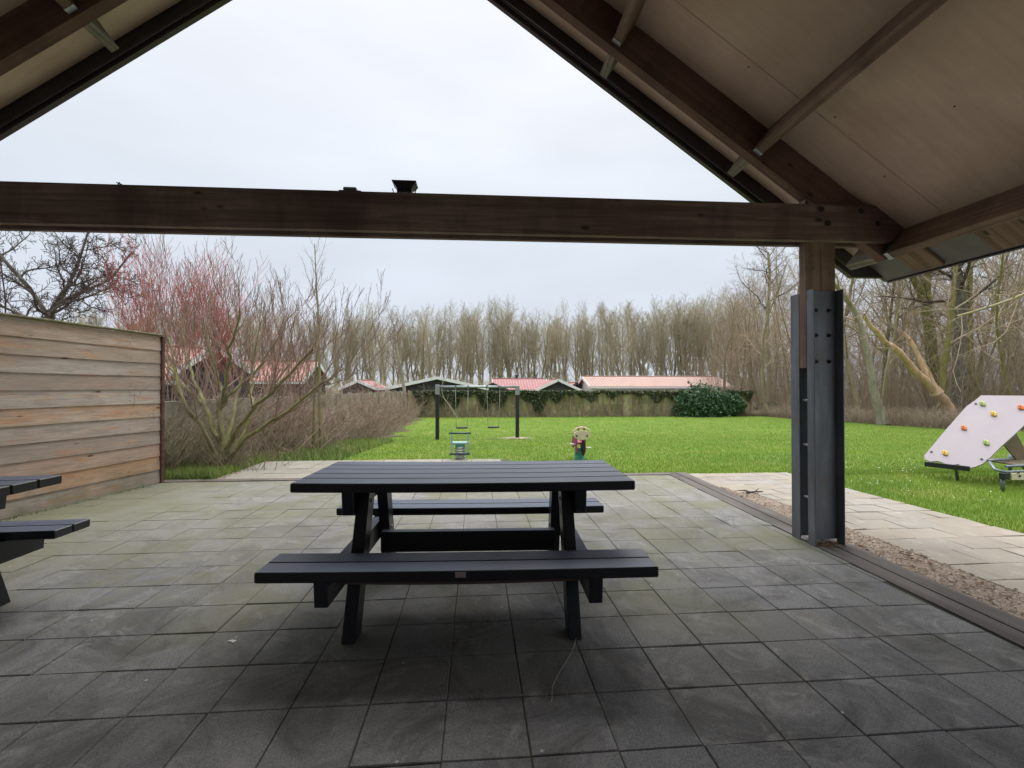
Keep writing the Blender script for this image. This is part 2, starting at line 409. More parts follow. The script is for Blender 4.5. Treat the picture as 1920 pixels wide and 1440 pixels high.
M['board'] = simple('lilac_board', (0.34, 0.295, 0.315), 0.45, 0.04, 3, 0.05)
M['bolt'] = simple('black_cap', (0.012, 0.012, 0.016), 0.4, 0.1, 20, 0)
M['h_yel'] = simple('yellow_hold', (0.75, 0.47, 0.06), 0.5, 0.15, 30, 0.3)
M['h_org'] = simple('orange_hold', (0.72, 0.20, 0.06), 0.5, 0.15, 30, 0.3)
M['h_grn'] = simple('green_hold', (0.36, 0.48, 0.12), 0.5, 0.15, 30, 0.3)
M['frame'] = simple('grey_frame', (0.17, 0.20, 0.22), 0.45, 0.15, 20, 0.1, 0.5)
M['cream'] = simple('cream_panel', (0.58, 0.52, 0.36), 0.5, 0.08, 10, 0.05)
M['teal'] = simple('teal_paint', (0.07, 0.30, 0.26), 0.45, 0.15, 12, 0.05)
M['palteal'] = simple('pale_teal_paint', (0.24, 0.40, 0.36), 0.45, 0.1, 12, 0.05)
M['dkgreen'] = simple('dark_green_paint', (0.015, 0.045, 0.05), 0.45, 0.15, 12, 0.05)
M['spring'] = simple('spring_steel', (0.42, 0.43, 0.43), 0.4, 0.1, 20, 0.05, 0.4)
M['magenta'] = simple('magenta_panel', (0.30, 0.035, 0.12), 0.45, 0.1, 12, 0.05)
M['redp'] = simple('red_handle', (0.38, 0.05, 0.05), 0.45, 0.1, 12, 0.05)
M['brownp'] = simple('brown_panel', (0.16, 0.12, 0.07), 0.6, 0.2, 12, 0.1)

# ------------------------------------------------------------------ object helpers
WM = {}
def register(o, mw, parent):
    WM[o] = mw
    o.matrix_basis = mw if parent is None else (WM[parent].inverted() @ mw)
    if parent is not None:
        o.parent = parent
def tag(o, label=None, cat=None, group=None, kind=None):
    if label: o['label'] = label
    if cat: o['category'] = cat
    if group: o['group'] = group
    if kind: o['kind'] = kind
    return o
def thing(name, loc, label, cat, group=None, rz=0):
    o = bpy.data.objects.new(name, None); COL.objects.link(o)
    o.empty_display_size = 0.2
    register(o, Matrix.Translation(loc) @ Matrix.Rotation(rz, 4, 'Z'), None)
    return tag(o, label, cat, group)
def link_mesh(name, verts, faces, mat, parent=None, mw=None, smooth=False, mats=None, fm=None, uvs=None):
    me = bpy.data.meshes.new(name)
    me.from_pydata([tuple(v) for v in verts], [], faces)
    if mats:
        for m in mats: me.materials.append(m)
        me.polygons.foreach_set('material_index', fm)
    else:
        me.materials.append(mat)
    if uvs is not None:
        l = me.uv_layers.new(name='UVMap'); l.data.foreach_set('uv', uvs)
    if smooth:
        me.polygons.foreach_set('use_smooth', [True] * len(me.polygons))
    me.update()
    o = bpy.data.objects.new(name, me); COL.objects.link(o)
    register(o, mw or Matrix.Identity(4), parent)
    return o
def np_mesh(name, V, F, mat, parent=None, mw=None, smooth=False):
    """V (n,3) and F (m,k) arrays, k = 3 or 4"""
    me = bpy.data.meshes.new(name)
    V = np.asarray(V, np.float32); F = np.asarray(F, np.int32); k = F.shape[1]
    me.vertices.add(len(V)); me.vertices.foreach_set('co', V.ravel())
    me.loops.add(F.size); me.loops.foreach_set('vertex_index', F.ravel())
    me.polygons.add(len(F)); me.polygons.foreach_set('loop_start', np.arange(0, F.size, k, dtype=np.int32))
    me.polygons.foreach_set('loop_total', np.full(len(F), k, np.int32))
    me.polygons.foreach_set('use_smooth', np.full(len(F), bool(smooth)))
    me.materials.append(mat); me.update(calc_edges=True)
    o = bpy.data.objects.new(name, me); COL.objects.link(o)
    register(o, mw or Matrix.Identity(4), parent)
    return o

class MB:
    """collects bevelled boxes, prisms, tubes -> one mesh"""
    def __init__(s): s.v = []; s.f = []; s.sm = []
    def add(s, v, f, sm=False):
        k = len(s.v); s.v += [tuple(a) for a in v]; s.f += [tuple(i + k for i in g) for g in f]; s.sm += [sm] * len(f)
    def box(s, x0, x1, y0, y1, z0, z1, b=0.004, M4=None, nx=1, sag=0.0):
        b = min(b, (x1 - x0) / 3, (y1 - y0) / 3, (z1 - z0) / 3)
        # chamfered section in yz extruded along x with optional sag
        sec = [(y0 + b, z0), (y1 - b, z0), (y1, z0 + b), (y1, z1 - b), (y1 - b, z1), (y0 + b, z1), (y0, z1 - b), (y0, z0 + b)]
        cy, cz = (y0 + y1) / 2, (z0 + z1) / 2
        def ins(p):
            return (p[0] + (b if p[0] < cy else -b) * 0.8, p[1] + (b if p[1] < cz else -b) * 0.8)
        xs = [x0 + (x1 - x0) * i / nx for i in range(nx + 1)]
        rings = [(xs[0], [ins(p) for p in sec])]
        for i, x in enumerate(xs):
            xx = x + (b if i == 0 else -b if i == nx else 0)
            rings.append((xx, sec))
        rings.append((xs[-1], [ins(p) for p in sec]))
        V = []; F = []
        for x, r in rings:
            u = (2 * (x - x0) / (x1 - x0) - 1)
            dz = -sag * (1 - u * u)
            for (y, z) in r:
                V.append((x, y, z + dz))
        n = len(rings)
        for i in range(n - 1):
            for j in range(8):
                a = i * 8 + j; c = i * 8 + (j + 1) % 8
                F.append((a, c, c + 8, a + 8))
        F.append(tuple(range(7, -1, -1))); F.append(tuple((n - 1) * 8 + j for j in range(8)))
        F = [g[::-1] for g in F]
        if M4 is not None: V = [tuple(M4 @ Vector(p)) for p in V]
        s.add(V, F)
        return s
    def prism(s, poly, z0, z1, M4=None, b=0.0):
        """poly ccw in local xy, extruded z0..z1; optional chamfer"""
        n = len(poly); V = []; F = []
        lay = [(z0, 0)] + ([(z0 + b, 1), (z1 - b, 1)] if b else []) + [(z1, 0 if b else 1)]
        cx = sum(p[0] for p in poly) / n; cy = sum(p[1] for p in poly) / n
        def off(p):
            d = math.hypot(p[0] - cx, p[1] - cy) or 1
            return (p[0] - (p[0] - cx) / d * b, p[1] - (p[1] - cy) / d * b)
        for z, k in lay:
            for p in poly:
                q = p if (k or not b) else off(p)
                V.append((q[0], q[1], z))
        L = len(lay)
        for i in range(L - 1):
            for j in range(n):
                F.append((i * n + j, i * n + (j + 1) % n, (i + 1) * n + (j + 1) % n, (i + 1) * n + j))
        F.append(tuple(range(n - 1, -1, -1))); F.append(tuple((L - 1) * n + j for j in range(n)))
        if M4 is not None: V = [tuple(M4 @ Vector(p)) for p in V]
        s.add(V, F); return s
    def tube(s, pts, r, sides=10, cap=True):
        v, f = tube_np([Vector(p) for p in pts], r if isinstance(r, (list, tuple)) else [r] * len(pts), sides)
        k = len(pts)
        s.add(v, f, True)
        if cap:
            o = len(s.v) - len(v)
            s.f.append(tuple(o + j for j in range(sides - 1, -1, -1))); s.f.append(tuple(o + (k - 1) * sides + j for j in range(sides))); s.sm += [False] * 2
        return s
    def ball(s, c, r, seg=12, rings=8, sc=(1, 1, 1), M4=None):
        V = []; F = []
        for i in range(rings + 1):
            a = math.pi * i / rings
            for j in range(seg):
                b = 2 * math.pi * j / seg
                V.append((c[0] + r * sc[0] * math.sin(a) * math.cos(b), c[1] + r * sc[1] * math.sin(a) * math.sin(b), c[2] + r * sc[2] * math.cos(a)))
        for i in range(rings):
            for j in range(seg):
                F.append((i * seg + j, (i + 1) * seg + j, (i + 1) * seg + (j + 1) % seg, i * seg + (j + 1) % seg))
        if M4 is not None: V = [tuple(M4 @ Vector(p)) for p in V]
        s.add(V, F, True); return s
    def build(s, name, mat, parent=None, mw=None):
        me = bpy.data.meshes.new(name); me.from_pydata(s.v, [], s.f); me.materials.append(mat)
        me.polygons.foreach_set('use_smooth', s.sm); me.update()
        o = bpy.data.objects.new(name, me); COL.objects.link(o)
        register(o, mw or Matrix.Identity(4), parent); return o

def tube_np(pts, rad, sides):
    V = []; F = []; n = len(pts); ref = None
    for i, p in enumerate(pts):
        d = (pts[min(i + 1, n - 1)] - pts[max(i - 1, 0)])
        if d.length < 1e-9: d = Vector((0, 0, 1))
        d.normalize()
        if ref is None:
            ref = Vector((1, 0, 0)) if abs(d.x) < 0.8 else Vector((0, 1, 0))
        u = (ref - d * ref.dot(d))
        if u.length < 1e-4: u = d.orthogonal()
        u.normalize(); w = d.cross(u); ref = u
        for j in range(sides):
            a = 2 * math.pi * j / sides
            V.append(p + (u * math.cos(a) + w * math.sin(a)) * rad[i])
    for i in range(n - 1):
        for j in range(sides):
            F.append((i * sides + j, i * sides + (j + 1) % sides, (i + 1) * sides + (j + 1) % sides, (i + 1) * sides + j))
    return V, F

def frame(origin, xdir, zdir):
    x = Vector(xdir).normalized(); z = Vector(zdir); z = (z - x * z.dot(x)).normalized(); y = z.cross(x)
    m = Matrix.Identity(4)
    for i in range(3):
        m[i][0] = x[i]; m[i][1] = y[i]; m[i][2] = z[i]; m[i][3] = origin[i]
    return m

def G(x, y):
    """height of the ground: level at the pavilion, falling 0.8 m towards the far wall"""
    t = np.clip((np.asarray(y, float) - 7.0) / 14.0, 0, 1)
    t = t * t * (3 - 2 * t) * 0.5 + t * 0.5
    return -0.8 * t

rnd = random.Random(7)
rs = np.random.RandomState(7)
TREES_ONLY = False

# ================================================================== THE SETTING
def grid(name, xs, ys, mat, dz=0.0, zf=None, kind='structure', mask=None):
    nx, ny = len(xs), len(ys)
    X, Y = np.meshgrid(xs, ys)
    Z = G(X, Y) + dz
    if zf is not None: Z = Z + zf(X, Y)
    V = np.stack([X.ravel(), Y.ravel(), Z.ravel()], 1)
    F = []
    for j in range(ny - 1):
        for i in range(nx - 1):
            if mask and not mask((xs[i] + xs[i + 1]) / 2, (ys[j] + ys[j + 1]) / 2): continue
            a = j * nx + i; F.append((a, a + 1, a + nx + 1, a + nx))
    o = np_mesh(name, V, np.array(F), mat, smooth=True)
    return tag(o, kind=kind)
def ax(lo, hi, core0, core1, step, n_out):
    a = np.arange(core0, core1 + 1e-6, step)
    l = core0 - np.geomspace(step, core0 - lo, n_out)[::-1]; r = core1 + np.geomspace(step, hi - core1, n_out)
    return np.concatenate([l, a, r])
xs = ax(-900, 900, -40, 50, 2.5, 12); ys = ax(-300, 1500, 7, 35, 1.0, 14)
grid('ground', xs, ys, M['field'], -0.06)
grid('lawn', np.arange(-8, 60.1, 1.0), np.arange(-6, 48.1, 0.5), M['lawn'], -0.03)
tag(link_mesh('bounce_sheet', [(-30, -30, -0.02), (30, -30, -0.02), (30, -3.41, -0.02), (-30, -3.41, -0.02)], [(0, 1, 2, 3)], M['bounce_sheet']), kind='structure')  # unseen pale sheet behind the camera, added against green bounce light

# paved floor of the pavilion: real 30 cm concrete tiles over a sand bed
EDGE_X = lambda y: 2.60 + 0.036 * (y - 2.0)
FA = Vector((-4.155, 6.33, 0)); FD = Vector((-0.307, -1.68, 0)).normalized()      # the fence line
def fence_x(y): return FA.x + (y - FA.y) * (FD.x / FD.y)
tag(link_mesh('sand_bed', [(-5.6, -3.4, -0.006), (2.62, -3.4, -0.006), (2.76, 6.35, -0.006), (-4.2, 6.35, -0.006)], [(0, 1, 2, 3)], M['joint']), kind='structure')
def tile_field(name, x0, y0, w, d, cols, rows, mat, keep, gap=0.004, stagger=0.0, tilt=0.0014, ch=0.003, jx=0.0012):
    V = []; F = []
    for r in range(*rows):
        so = (r % 2) * stagger
        for c in range(*cols):
            xa = x0 + c * w + so + gap / 2 + rnd.uniform(-jx, jx); xb = xa + w - gap
            ya = y0 + r * d + gap / 2 + rnd.uniform(-jx, jx); yb = ya + d - gap
            cl = keep(xa, xb, ya, yb)
            if cl is None: continue
            xa, xb, ya, yb = cl
            h = rnd.uniform(-0.0015, 0.0015); tx = rnd.uniform(-tilt, tilt); ty = rnd.uniform(-tilt, tilt)
            k = len(V)
            for (x, y, z) in ((xa, ya, -0.03), (xb, ya, -0.03), (xb, yb, -0.03), (xa, yb, -0.03)):
                V.append((x, y, z))
            for (sx, sy, z) in ((0, 0, -ch), (1, 0, -ch), (1, 1, -ch), (0, 1, -ch)):
                V.append((xb if sx else xa, yb if sy else ya, z + h + (tx if sx else -tx) + (ty if sy else -ty)))
            for (sx, sy) in ((0, 0), (1, 0), (1, 1), (0, 1)):
                V.append((xb - ch if sx else xa + ch, yb - ch if sy else ya + ch, h + (tx if sx else -tx) + (ty if sy else -ty)))
            for a in (0, 4):
                for j in range(4):
                    F.append((k + a + j, k + a + (j + 1) % 4, k + a + 4 + (j + 1) % 4, k + a + 4 + j))
            F.append((k + 8, k + 9, k + 10, k + 11))
    return tag(np_mesh(name, np.array(V), np.array(F), mat), kind='structure')
def keep_floor(xa, xb, ya, yb):
    e = EDGE_X((ya + yb) / 2) - 0.004
    if xa > e - 0.03: return None
    xb = min(xb, e)
    if yb > 6.335:
        yb = 6.335
        if yb - ya < 0.05: return None
    if xb < fence_x(ya) - 0.05: return None
    return xa, xb, ya, yb
tile_field('paved_floor', 0.485, 1.829, 0.3, 0.3, (-19, 8), (-17, 16), M['tiles'], keep_floor)

# timber edging: two planks along the right side, one across the far side
def plank(name, pts, z0, z1, mat):
    mb = MB(); mb.prism(pts, z0, z1, b=0.004); return tag(mb.build(name, mat), kind='structure')
for k, (o0, o1) in enumerate(((0.0, 0.136), (0.146, 0.285))):
    plank('edging_plank', [(EDGE_X(-3.4) + o0, -3.4), (EDGE_X(-3.4) + o1, -3.4), (EDGE_X(6.34 + o1) + o1, 6.34 + min(o1, .145)), (EDGE_X(6.34 + o0) + o0, 6.34 + min(o0, .145))], -0.05, 0.006 + k * 0.002, M['edging'])
plank('edging_plank', [(-4.2, 6.342), (EDGE_X(6.34) - 0.006, 6.342), (EDGE_X(6.48) + 0.135, 6.482), (-4.2, 6.482)], -0.05, 0.008, M['edging_x'])

# path of beige slabs on the right, and the pale pad behind the table
def path_edge(y): return 4.56 + 0.01 * max(0, 6.3 - y) + (0.03 * (5.2 - y) if y < 5.2 else 0)
def keep_path(xa, xb, ya, yb):
    xi = 3.28 + 0.0 * ya if ya < 5.2 else EDGE_X(ya) + 0.30
    xe = path_edge(ya)
    if xb < xi + 0.06 or xa > xe - 0.06 or yb > 6.46: return None
    return max(xa, xi), min(xb, xe), ya, yb
tag(link_mesh('path_bed', [(3.26, -3.4, -0.014), (4.9, -3.4, -0.014), (4.53, 6.42, -0.014), (3.05, 6.42, -0.014)], [(0, 1, 2, 3)], M['joint']), kind='structure')
tile_field('path', 2.42, -3.4, 0.40, 0.265, (0, 8), (0, 37), M['path'], keep_path, gap=0.006, stagger=0.2, tilt=0.003)
tag(link_mesh('pad_bed', [(-3.6, 6.48, -0.012), (0.6, 6.48, -0.012), (0.6, 8.06, -0.02), (-3.58, 8.06, -0.02)], [(0, 1, 2, 3)], M['joint']), kind='structure')
tile_field('pale_pad', -3.58, 6.49, 0.5, 0.39, (0, 8), (0, 4), M['pad'], lambda a, b, c, d: (a, b, c, d), gap=0.007, tilt=0.003)
# gravel strip between edging and path
grav = [(EDGE_X(-3.4) + 0.283, -3.4, -0.006), (3.285, -3.4, -0.006), (3.285, 5.2, -0.006), (3.03, 5.5, -0.006)]
tag(link_mesh('gravel_bed', grav, [(0, 1, 2, 3)], M['gravelbed']), kind='structure')
def chips(name, n, area, rmin, rmax, mat, label, cat, zb=0.0, flat=0.6):
    V = []; F = []
    for i in range(n):
        x, y = area()
        r = rnd.uniform(rmin, rmax) * (1 if rnd.random() < .9 else 1.5); k = len(V)
        a0 = rnd.uniform(0, 6.28)
        pts = [(math.cos(a0 + j * 1.571) * r * rnd.uniform(.7, 1.2), math.sin(a0 + j * 1.571) * r * rnd.uniform(.7, 1.2)) for j in range(4)]
        h = r * flat * rnd.uniform(.6, 1.2); z = float(G(x, y)) + zb
        for (a, b) in pts: V.append((x + a, y + b, z - h * .3 + rnd.uniform(0, h * .5)))
        V.append((x + rnd.uniform(-r, r) * .3, y + rnd.uniform(-r, r) * .3, z + h))
        for j in range(4): F.append((k + j, k + (j + 1) % 4, k + 4))
    return tag(np_mesh(name, np.array(V), np.array(F), mat), label, cat, kind='stuff')
def a_grav():
    y = -0.5 + 6.0 * rnd.random(); xi = EDGE_X(y) + 0.30
    xo = 3.30 if y < 5.2 else 3.1
    y2 = y
    return xi + (xo - xi) * rnd.random() ** (1.0 if y < 4.6 else 2), y2
chips('gravel', 9000, a_grav, 0.003, 0.008, M['pebble'], 'loose brown and pink gravel in the strip beside the edging', 'gravel')
def a_leaf():
    if rnd.random() < .6: return a_grav()
    return rnd.uniform(2.68, 2.86), rnd.uniform(3.36, 3.46)
chips('fallen_leaves', 420, a_leaf, 0.008, 0.02, M['litter'], 'dry brown leaves caught on the gravel and at the post foot', 'leaves', 0.008, 0.35)

# soil under the boundary shrubs and in the wood
def wob(x, y): return 0.35 * math.sin(y * 1.7) + 0.2 * math.sin(y * 4.1 + x)
grid('soil_strip', np.arange(-9, -2.0, 0.25), np.arange(6.5, 33.2, 0.3), M['soil'], -0.012,
     mask=lambda x, y: x < (-3.55 if y < 8.3 else -3.2 - 0.035 * (y - 8)) + wob(x, y) * (.35 if y < 9 else 1) - (0.35 if y < 8.2 else 0))
def wood_edge(x):
    """y of the near edge of the wood for a given x"""
    if x < 21.5: return 34.2
    if x < 24: return 31.5 - (x - 21.5) * 3.9
    return max(8.0, 21.7 - (x - 24) * 0.9)
grid('woodland_floor', np.arange(12, 75, 0.8), np.arange(6, 80, 0.8), M['soil'], -0.008,
     mask=lambda x, y: y > wood_edge(x) + 0.35 * wob(y, x))

# ------------------------------------------------------------------ grass, daisies
def blades(name, n, samp, hmin, hmax, w, mat, label, cat):
    xy = np.array([samp() for _ in range(n)])
    h = rs.uniform(hmin, hmax, n) * (0.8 + 0.5 * (np.sin(xy[:, 0] * 2.3) * np.sin(xy[:, 1] * 1.9) * .5 + .5))
    a = rs.uniform(0, 6.283, n); ln = rs.uniform(0.1, 0.8, n) * h; b = rs.uniform(0, 6.283, n)
    sc = (1 + (xy[:, 1] - 6) * 0.12).clip(1, 3) * w
    z = G(xy[:, 0], xy[:, 1]) - 0.032
    dx, dy = np.cos(a) * sc, np.sin(a) * sc
    V = np.stack([np.stack([xy[:, 0] - dx, xy[:, 1] - dy, z], 1), np.stack([xy[:, 0] + dx, xy[:, 1] + dy, z], 1),
                  np.stack([xy[:, 0] + np.cos(b) * ln, xy[:, 1] + np.sin(b) * ln, z + h + .03], 1)], 1).reshape(-1, 3)
    F = np.arange(3 * n).reshape(-1, 3)
    return tag(np_mesh(name, V, F, mat), label, cat, kind='stuff')
def s_lawn():
    while True:
        y = 6.3 + 26 * rnd.random() ** 2.1
        x = rnd.uniform(-4.2, 1.35 * y + 1)
        if x < -2.9 and rnd.random() < .7: continue
        if -3.62 < x < 0.62 and y < 8.08: continue
        if x < 4.6 and y < 6.52: continue
        if min(math.hypot((x + .53) / .55, (y - 16.9) / .5), math.hypot((x - .63) / .6, (y - 16.9) / .5)) < 1 and rnd.random() < .85: continue
        return x, y
def s_lawn2():
    while True:
        y = rnd.uniform(1.5, 6.6); x = rnd.uniform(4.5, 9.5)
        if x < path_edge(y) + rnd.uniform(-0.05, .02): continue
        return x, y
blades('grass_blades', 130000, s_lawn, 0.004, 0.018, 0.004, M['blade'], 'short mown green grass of the wide lawn behind the pavilion', 'grass')
blades('grass_blades', 60000, s_lawn2, 0.006, 0.022, 0.0032, M['blade'], 'short green grass beside the beige path', 'grass')
def s_weed():
    y = 6.5 + 9 * rnd.random() ** 1.5
    hi = -3.6 if y < 8.1 else -2.5 - 0.04 * (y - 8)
    return rnd.uniform(-4.4, hi + .1 * rnd.random()), y
blades('weeds', 16000, s_weed, 0.03, 0.16, 0.006, M['weed'], 'rough weeds and grass around the foot of the shrubs', 'weeds')
def a_litter():
    y = 6.55 + 12 * rnd.random() ** 2; return rnd.uniform(-4.4, -3.3 - .02 * y), y
chips('leaf_litter', 3500, a_litter, 0.012, 0.035, M['litter'], 'brown leaf litter under the shrubs along the left boundary', 'leaves', -0.005, 0.4)
def a_litter2():
    x = rnd.uniform(21, 40); return x, wood_edge(x) + rnd.gauss(0, .35)
chips('leaf_litter', 1500, a_litter2, 0.03, 0.06, M['litter'], 'pale leaf litter along the foot of the wood', 'leaves', -0.005, 0.4)
def a_daisy():
    if rnd.random() < .65:
        c = rnd.choice([(5.9, 6.4), (6.9, 6.7), (5.3, 5.2), (5.6, 7.5), (7.2, 7.0)])
        return rnd.gauss(c[0], .35), rnd.gauss(c[1], .3)
    y = rnd.uniform(7, 15); return rnd.uniform(0, y), y
chips('daisies', 230, a_daisy, 0.004, 0.009, M['daisy'], 'small white daisies dotted over the lawn', 'daisies', 0.045, 0.3)
chips('bare_grit', 600, lambda: (1.53 + rnd.gauss(0, .22), 17.0 + rnd.gauss(0, .3)), 0.015, 0.035, M['pebble'], 'pale grit around the foot of a swing post', 'grit', -0.0, 0.3)

# ================================================================== PAVILION
S = 0.71; ANG = math.atan(S); CA, SA = math.cos(ANG), math.sin(ANG)
RX = -0.89                                   # ridge x
PLY = 4.96                                   # underside of the sheathing: z + S x = PLY on the right slope
RID = PLY - S * RX
pav = thing('pavilion', (2.76, 3.5, 0), 'open timber pavilion with plywood lined gable roof on a steel clad post', 'pavilion')
def slope(side, x, depth=0.0):
    """world point on sheathing underside at |distance| x on the given side; depth = perpendicular drop"""
    xr = x if side > 0 else 2 * RX - x
    z = PLY - S * x
    return xr - side * SA * depth, z - CA * depth
def slope_frame(side, x, y, depth):
    """frame: local x runs down the slope, local y along world y, local z perpendicular to the slope"""
    px, pz = slope(side, x, depth)
    return frame((px, y, pz), (side * CA, 0, -SA), (side * SA, 0, CA))
Y0, Y1 = -3.2, 4.0
EAVE = 3.83
LS = (EAVE - RX) / CA
# plywood sheathing as real sheets with joints
for side in (1, -1):
    mb = MB(); m4 = slope_frame(side, RX, 0, 0)
    yb = [Y0, -1.88, -0.64, 0.6, 1.84, 3.08, Y1 - 0.025]
    lim = (3.60 - RX) / CA
    for i in range(len(yb) - 1):
        xsn = [0.0 if side > 0 else 0.02, lim]
        for j in range(len(xsn) - 1):
            ya_, yb_ = sorted((side * (yb[i] + .0015), side * (yb[i + 1] - .0015)))
            mb.box(xsn[j] + .0015, xsn[j + 1] - .0015, ya_, yb_, 0, 0.018, b=0.0015)
    o = mb.build('roof_lining', M['ply'], pav, m4)
    if side > 0:
        for (u, yy) in ((2.55, 3.02), (2.95, 2.1), (3.5, 3.13), (3.6, 2.45), (4.1, 1.95), (4.2, 3.02), (4.6, 2.5), (4.8, 3.14), (5.0, 2.0), (3.2, 1.6), (4.4, 1.5), (2.3, 3.35), (1.9, 2.6)):
            sc = MB(); sc.prism([(u + math.cos(a) * .006, yy + math.sin(a) * .006) for a in (0, 1.05, 2.1, 3.14, 4.19, 5.24)], -0.0025, 0.001)
            sc.build('screw_head', M['steel_dark'], o, m4)
    # roof covering above
    MB().box(-0.02, LS + 0.03, *sorted((side * (Y0 - 0.04), side * (Y1 + 0.03))), 0.022, 0.08, b=0.006).build('roof_covering', M['barge'], pav, m4)
    # overhanging eave underside: grey sheet with short brown boards
    MB().box(lim + 0.002, LS + 0.01, *sorted((side * Y0, side * (Y1 - 0.03))), 0.012, 0.02, b=0.002).build('eave_sheet', M['gutter'], pav, m4)
    for k, (a, b) in enumerate(((3.42, 3.66), (2.72, 3.05), (1.86, 2.08), (1.0, 1.25), (0.1, 0.4), (-1.0, -0.6))):
        MB().box(lim + 0.03, LS - 0.02, *sorted((side * a, side * b)), -0.012, 0.010, b=0.003).build('eave_board', M['post'], pav, m4)
    MB().box(LS + 0.012, LS + 0.03, *sorted((side * Y0, side * (Y1 - .024))), 0.0, 0.07, b=0.003).build('eave_trim', M['barge'], pav, m4)
    # rafters
    for ry in (3.445, -0.2, -3.0):
        top = 0.0 if side > 0 else 0.0
        L = (3.57 - RX) / CA
        dpt = 0.258
        poly = [(0.0, -0.002), (L + 0.0, -0.002), (L + 0.0, -0.10), (L - 0.12, -dpt), (dpt * SA / CA, -dpt)]
        poly = [(p[0], p[1]) for p in poly][::-1]
        mm = frame((slope(side, RX, 0)[0], ry + (0 if side > 0 else 0.085), slope(side, RX, 0)[1]), (side * CA, 0, -SA), (0, -1 if side > 0 else 1, 0))
        # local y must point up-slope-normal
        if (mm.to_3x3() @ Vector((0, 1, 0))).z < 0:
            mm = mm @ Matrix.Rotation(math.pi, 4, 'X')
        mb = MB(); mb.prism(poly, 0, 0.085, b=0.004)
        o = mb.build('rafter', M['rafter'], pav, mm)
        if (mm.to_3x3() @ Vector((0, 0, 1))).y * 1 < 0:
            pass
        zs = [(mm @ Vector((0, 0, q))).y for q in (0, 0.085)]
        shift = ry - min(zs); mm2 = Matrix.Translation((0, shift, 0)) @ mm
        WM[o] = mm2; o.matrix_basis = WM[pav].inverted() @ mm2
    # purlins between rafters and their outer ends
    for px in (0.06, 1.21, 2.35, 3.46):
        segs = [(3.532, 3.83, 0), (-0.112, 3.443, 1), (-2.912, -0.202, 1)]
        for a, b, main in segs:
            hgt = 0.225 if px < 3 else 0.24
            # local: x along world y, y across, z normal to slope
            fx, fz = slope(side, px, 0.003)
            mm = frame((fx, a, fz), (0, 1, 0), (side * SA, 0, CA))
            l = b - a
            mb = MB()
            if main:
                mb.box(0, l, -0.034, 0.034, -hgt, 0, b=0.005)
            else:
                V = []
                for y_ in (-0.034, 0.034):
                    for (x_, z_) in ((0, -hgt), (l - 0.0, -hgt * .94), (l - 0.03, -hgt * .35), (l - .03, 0), (0, 0)): V.append((x_, y_, z_))
                mb.add(V, [(0, 1, 2, 3, 4), (9, 8, 7, 6, 5), (0, 5, 6, 1), (1, 6, 7, 2), (2, 7, 8, 3), (3, 8, 9, 4), (4, 9, 5, 0)])
            pu = mb.build('purlin', M['greywood'] if not main else M['post'], pav, mm)
            if main:
                MB().box(l - 0.045, l - 0.003, -0.038, 0.038, -hgt - 0.004, -hgt + 0.09, b=0.001).build('joist_hanger', M['hanger'], pu, mm)
    # barge board at the gable
    mb = MB(); l0 = -0.03 if side > 0 else 0.03
    mb.prism([(l0, -0.165), (5.50, -0.165), (5.76, 0.02), (l0, 0.02)], -0.022, 0.022, M4=Matrix.Rotation(R(90), 4, 'X'), b=0.003)
    mmb = slope_frame(side, RX, Y1, 0)
    mb.build('barge_board', M['barge'], pav, mmb)
    MB().tube([(0.05, side * -0.035, -0.12), (LS - .35, side * -0.035, -0.12)], 0.012, 8).build('verge_trim', M['barge'], pav, mmb)
# tie beam: two boards clasping the post and rafters, with bolts
TILT = 0.0047
def beam_z(x): return 2.3925 + TILT * (x + 0.75)
bm = frame((-5.0, 0, 2.3925 + TILT * (-4.25)), (1, 0, TILT), (0, 0, 1))
H = 0.286
Lr = 3.435 + 5.0
beams = []
for (ya, yb) in ((3.392, 3.443), (3.532, 3.575)):
    poly = [(-0.55, 0), (Lr - 0.105, 0), (Lr, 0.115), (Lr - 0.205, H), (-0.35, H)]
    mb = MB(); mm = bm @ Matrix.Translation((0, yb, 0)) @ Matrix.Rotation(R(90), 4, 'X')
    mb.prism(poly, 0, yb - ya, b=0.004)
    beams.append(mb.build('tie_beam', M['beam'], pav, mm))
for (bx, bz) in ((2.722, 2.655), (3.058, 2.651), (2.776, 2.546), (3.203, 2.554)):
    mb = MB(); circ = [(math.cos(a) * .026, math.sin(a) * .026) for a in [i * math.pi / 8 for i in range(16)]]
    ring = [(math.cos(a) * .034, math.sin(a) * .034) for a in [i * math.pi / 8 for i in range(16)]]
    mm = frame((bx, 3.391, bz), (1, 0, 0), (0, -1, 0))
    b = MB(); b.prism(ring, 0, 0.0015); b.build('bolt_rim', M['beam'], beams[0], mm)
    b = MB(); b.prism(circ, 0.0018, 0.003); b.tube([(0, 0, 0.002), (0, 0, 0.008)], .009, 6); b.build('bolt', M['steel_dark'], beams[0], mm)
